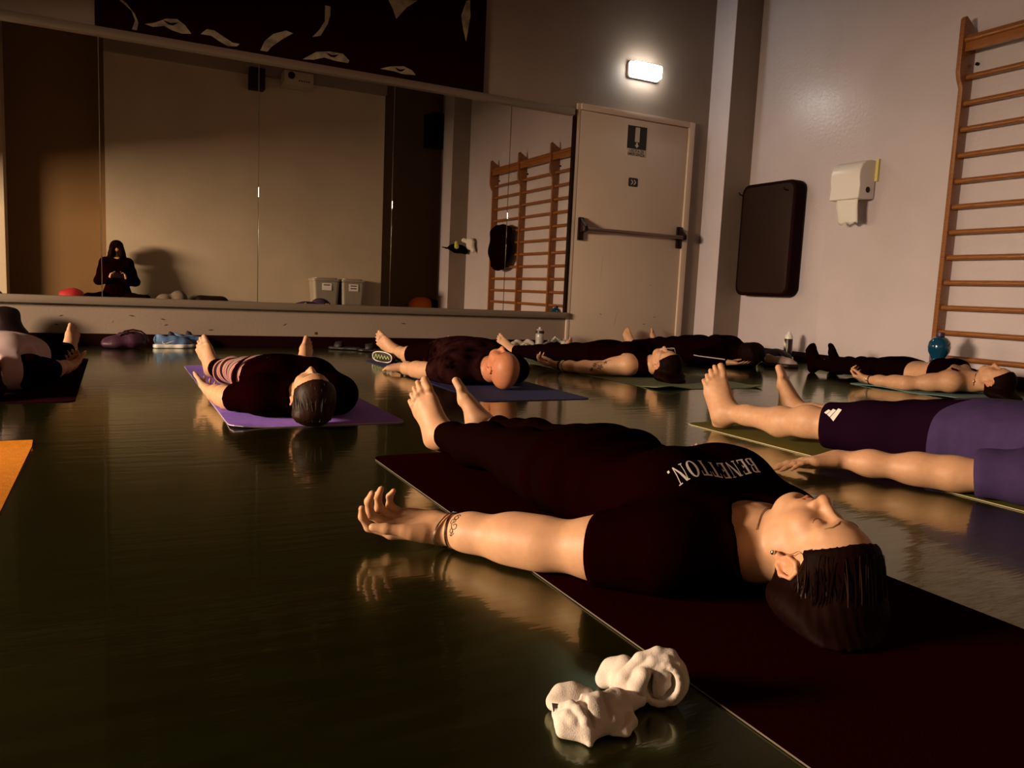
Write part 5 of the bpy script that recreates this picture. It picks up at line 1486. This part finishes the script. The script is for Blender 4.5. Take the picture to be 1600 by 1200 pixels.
# speaker, projector and box under the rear soffit (seen in the mirror)
sp_ = empty('wall_speaker', (5.30, -1.3, 3.1), 'black loudspeaker high in the rear right corner, seen in the mirror', 'speaker')
MB().box(5.05, 5.40, -1.68, -1.30, 3.05, 3.62).build('cabinet', M_blackbag, sp_, bevel=.015)
for z, r in ((3.25, .12), (3.5, .05)): MB().lathe([(r, 0), (r, .008), (r * .8, .012), (r * .2, .004)], (5.225, -1.30, z), 24, 'y').build('cone', M_black, sp_, smooth=True)
bx = empty('black_box', (1.93, -.3, 3.30), 'small black loudspeaker under the rear soffit, seen in the mirror', 'speaker')
MB().box(1.80, 2.02, -.44, -.24, 3.32, 3.62).build('cabinet', M_blackbag, bx, bevel=.01); MB().lathe([(.07, 0), (.07, .006), (.05, .01)], (1.91, -.24, 3.45), 20, 'y').build('cone', M_black, bx)
pj = empty('projector', (2.47, -.3, 3.40), 'white projector under the rear soffit, seen in the mirror', 'projector')
MB().box(2.27, 2.70, -.44, -.10, 3.42, 3.62).build('housing', mat('old_white_plastic', (.42, .36, .26), .5), pj, bevel=.015)
MB().lathe([(.05, 0), (.05, .02), (.035, .02), (.03, .005)], (2.37, -.10, 3.55), 20, 'y').build('projector_lens', M_black, pj, smooth=True)
for k in range(5): MB().box(2.48 + .035 * k, 2.50 + .035 * k, -.1015, -.099, 3.48, 3.50).build('vent', M_black, pj)

# ---------------------------------------------------------------- the photographer, seated against the rear wall
def photographer():
    sp = dict(crown=(.02, -.20, .965), s=.93, axes=((1, 0, 0), (0, -.10, -.995), (0, .995, -.10)), tilt=30, floor=.002, headC=(.02, -.15, .85),
              armL=((-.21, -.13, .40), (-.075, -.055, .435)), armR=((.25, -.13, .40), (.135, -.055, .435)),
              legL=((-.33, .06, .17), (.06, .05, .06)), legR=((.38, .06, .17), (.0, -.02, .07)),
              handL=((.25, .25, .93), (1, .1, -.1), [(30, 40, 30)] * 4), handR=((-.25, .25, .93), (-1, .1, -.1), [(30, 40, 30)] * 4),
              footL=((.9, .05, .0), (0, .2, 1)), footR=((-.9, .0, .0), (0, .2, 1)))
    S, J, Hd, blobs = body(sp); P = J['P']
    o = solid('person', S, .008, M_skin, None, (.02, -.2, 0), blobs=blobs)
    tag(o, 'long-haired woman in black sitting with a phone against the rear wall, seen in the mirror', 'person')
    G = garment(S, ('torso', 'uarm', 'larm'))
    G.cut(P(0, .215, .10), (.060, .066, .075), .008)
    solid('black_sweater', G, .009, M_black_cloth, o, off=.018, disp=lambda Q: .006 * waves(Q, 41, 26))
    G = garment(S, ('thigh', 'shin'))
    G.loft(J['O'], J['U'], J['V'], J['W'], [(a * .93, b * .93, c * .93, d * .93, e) for a, b, c, d, e in F_ST if a > .7], .03, 'torso')
    G.plane((0, 0, -1), (0, 0, .003), .005)
    solid('black_trousers', G, .009, M_black_leg, o, off=.012, disp=lambda Q: .005 * waves(Q, 43, 26))
    f = Hd['f']
    G = Sdf(); s = Hd['s']; M = Hd['M']
    G.el(f(0, .034, -.016), np.array((.100, .098, .112)) * s, .02, 'h', M); G.cut(f(0, -.03, .10), np.array((.062, .098, .10)) * s, .012, M)
    for q in (-1, 1): G.chain([f(q * .066, .05, .055), f(q * .068, -.03, .085), f(q * .085, -.13, .065), f(q * .095, -.26, .045)], [.038, .046, .046, .024], .03)
    G.chain([f(0, .0, -.08), f(0, -.12, -.085), f(0, -.22, -.07)], [.06, .06, .04], .04)
    solid('long_hair', G, .007, M_hair, o, disp=lambda Q: .002 * np.sin(Q[:, 0] * 260 + 3 * np.sin(Q[:, 2] * 20)))
    ph = empty('phone', (.03, -.02, .46), 'black phone held sideways by the woman sitting at the rear wall', 'phone')
    MB().prism([(x, -.022, z) for x, z in rrect(.03, .487, .076, .037, .010)], (0, .008, 0)).build('phone_body', M_black, ph, bevel=.002)
    for z in (.503, .487): MB().lathe([(.006, 0), (.006, .002), (.004, .0025)], (-.03, -.014, z), 14, 'y').build('camera_lens', M_silver, ph)
photographer()
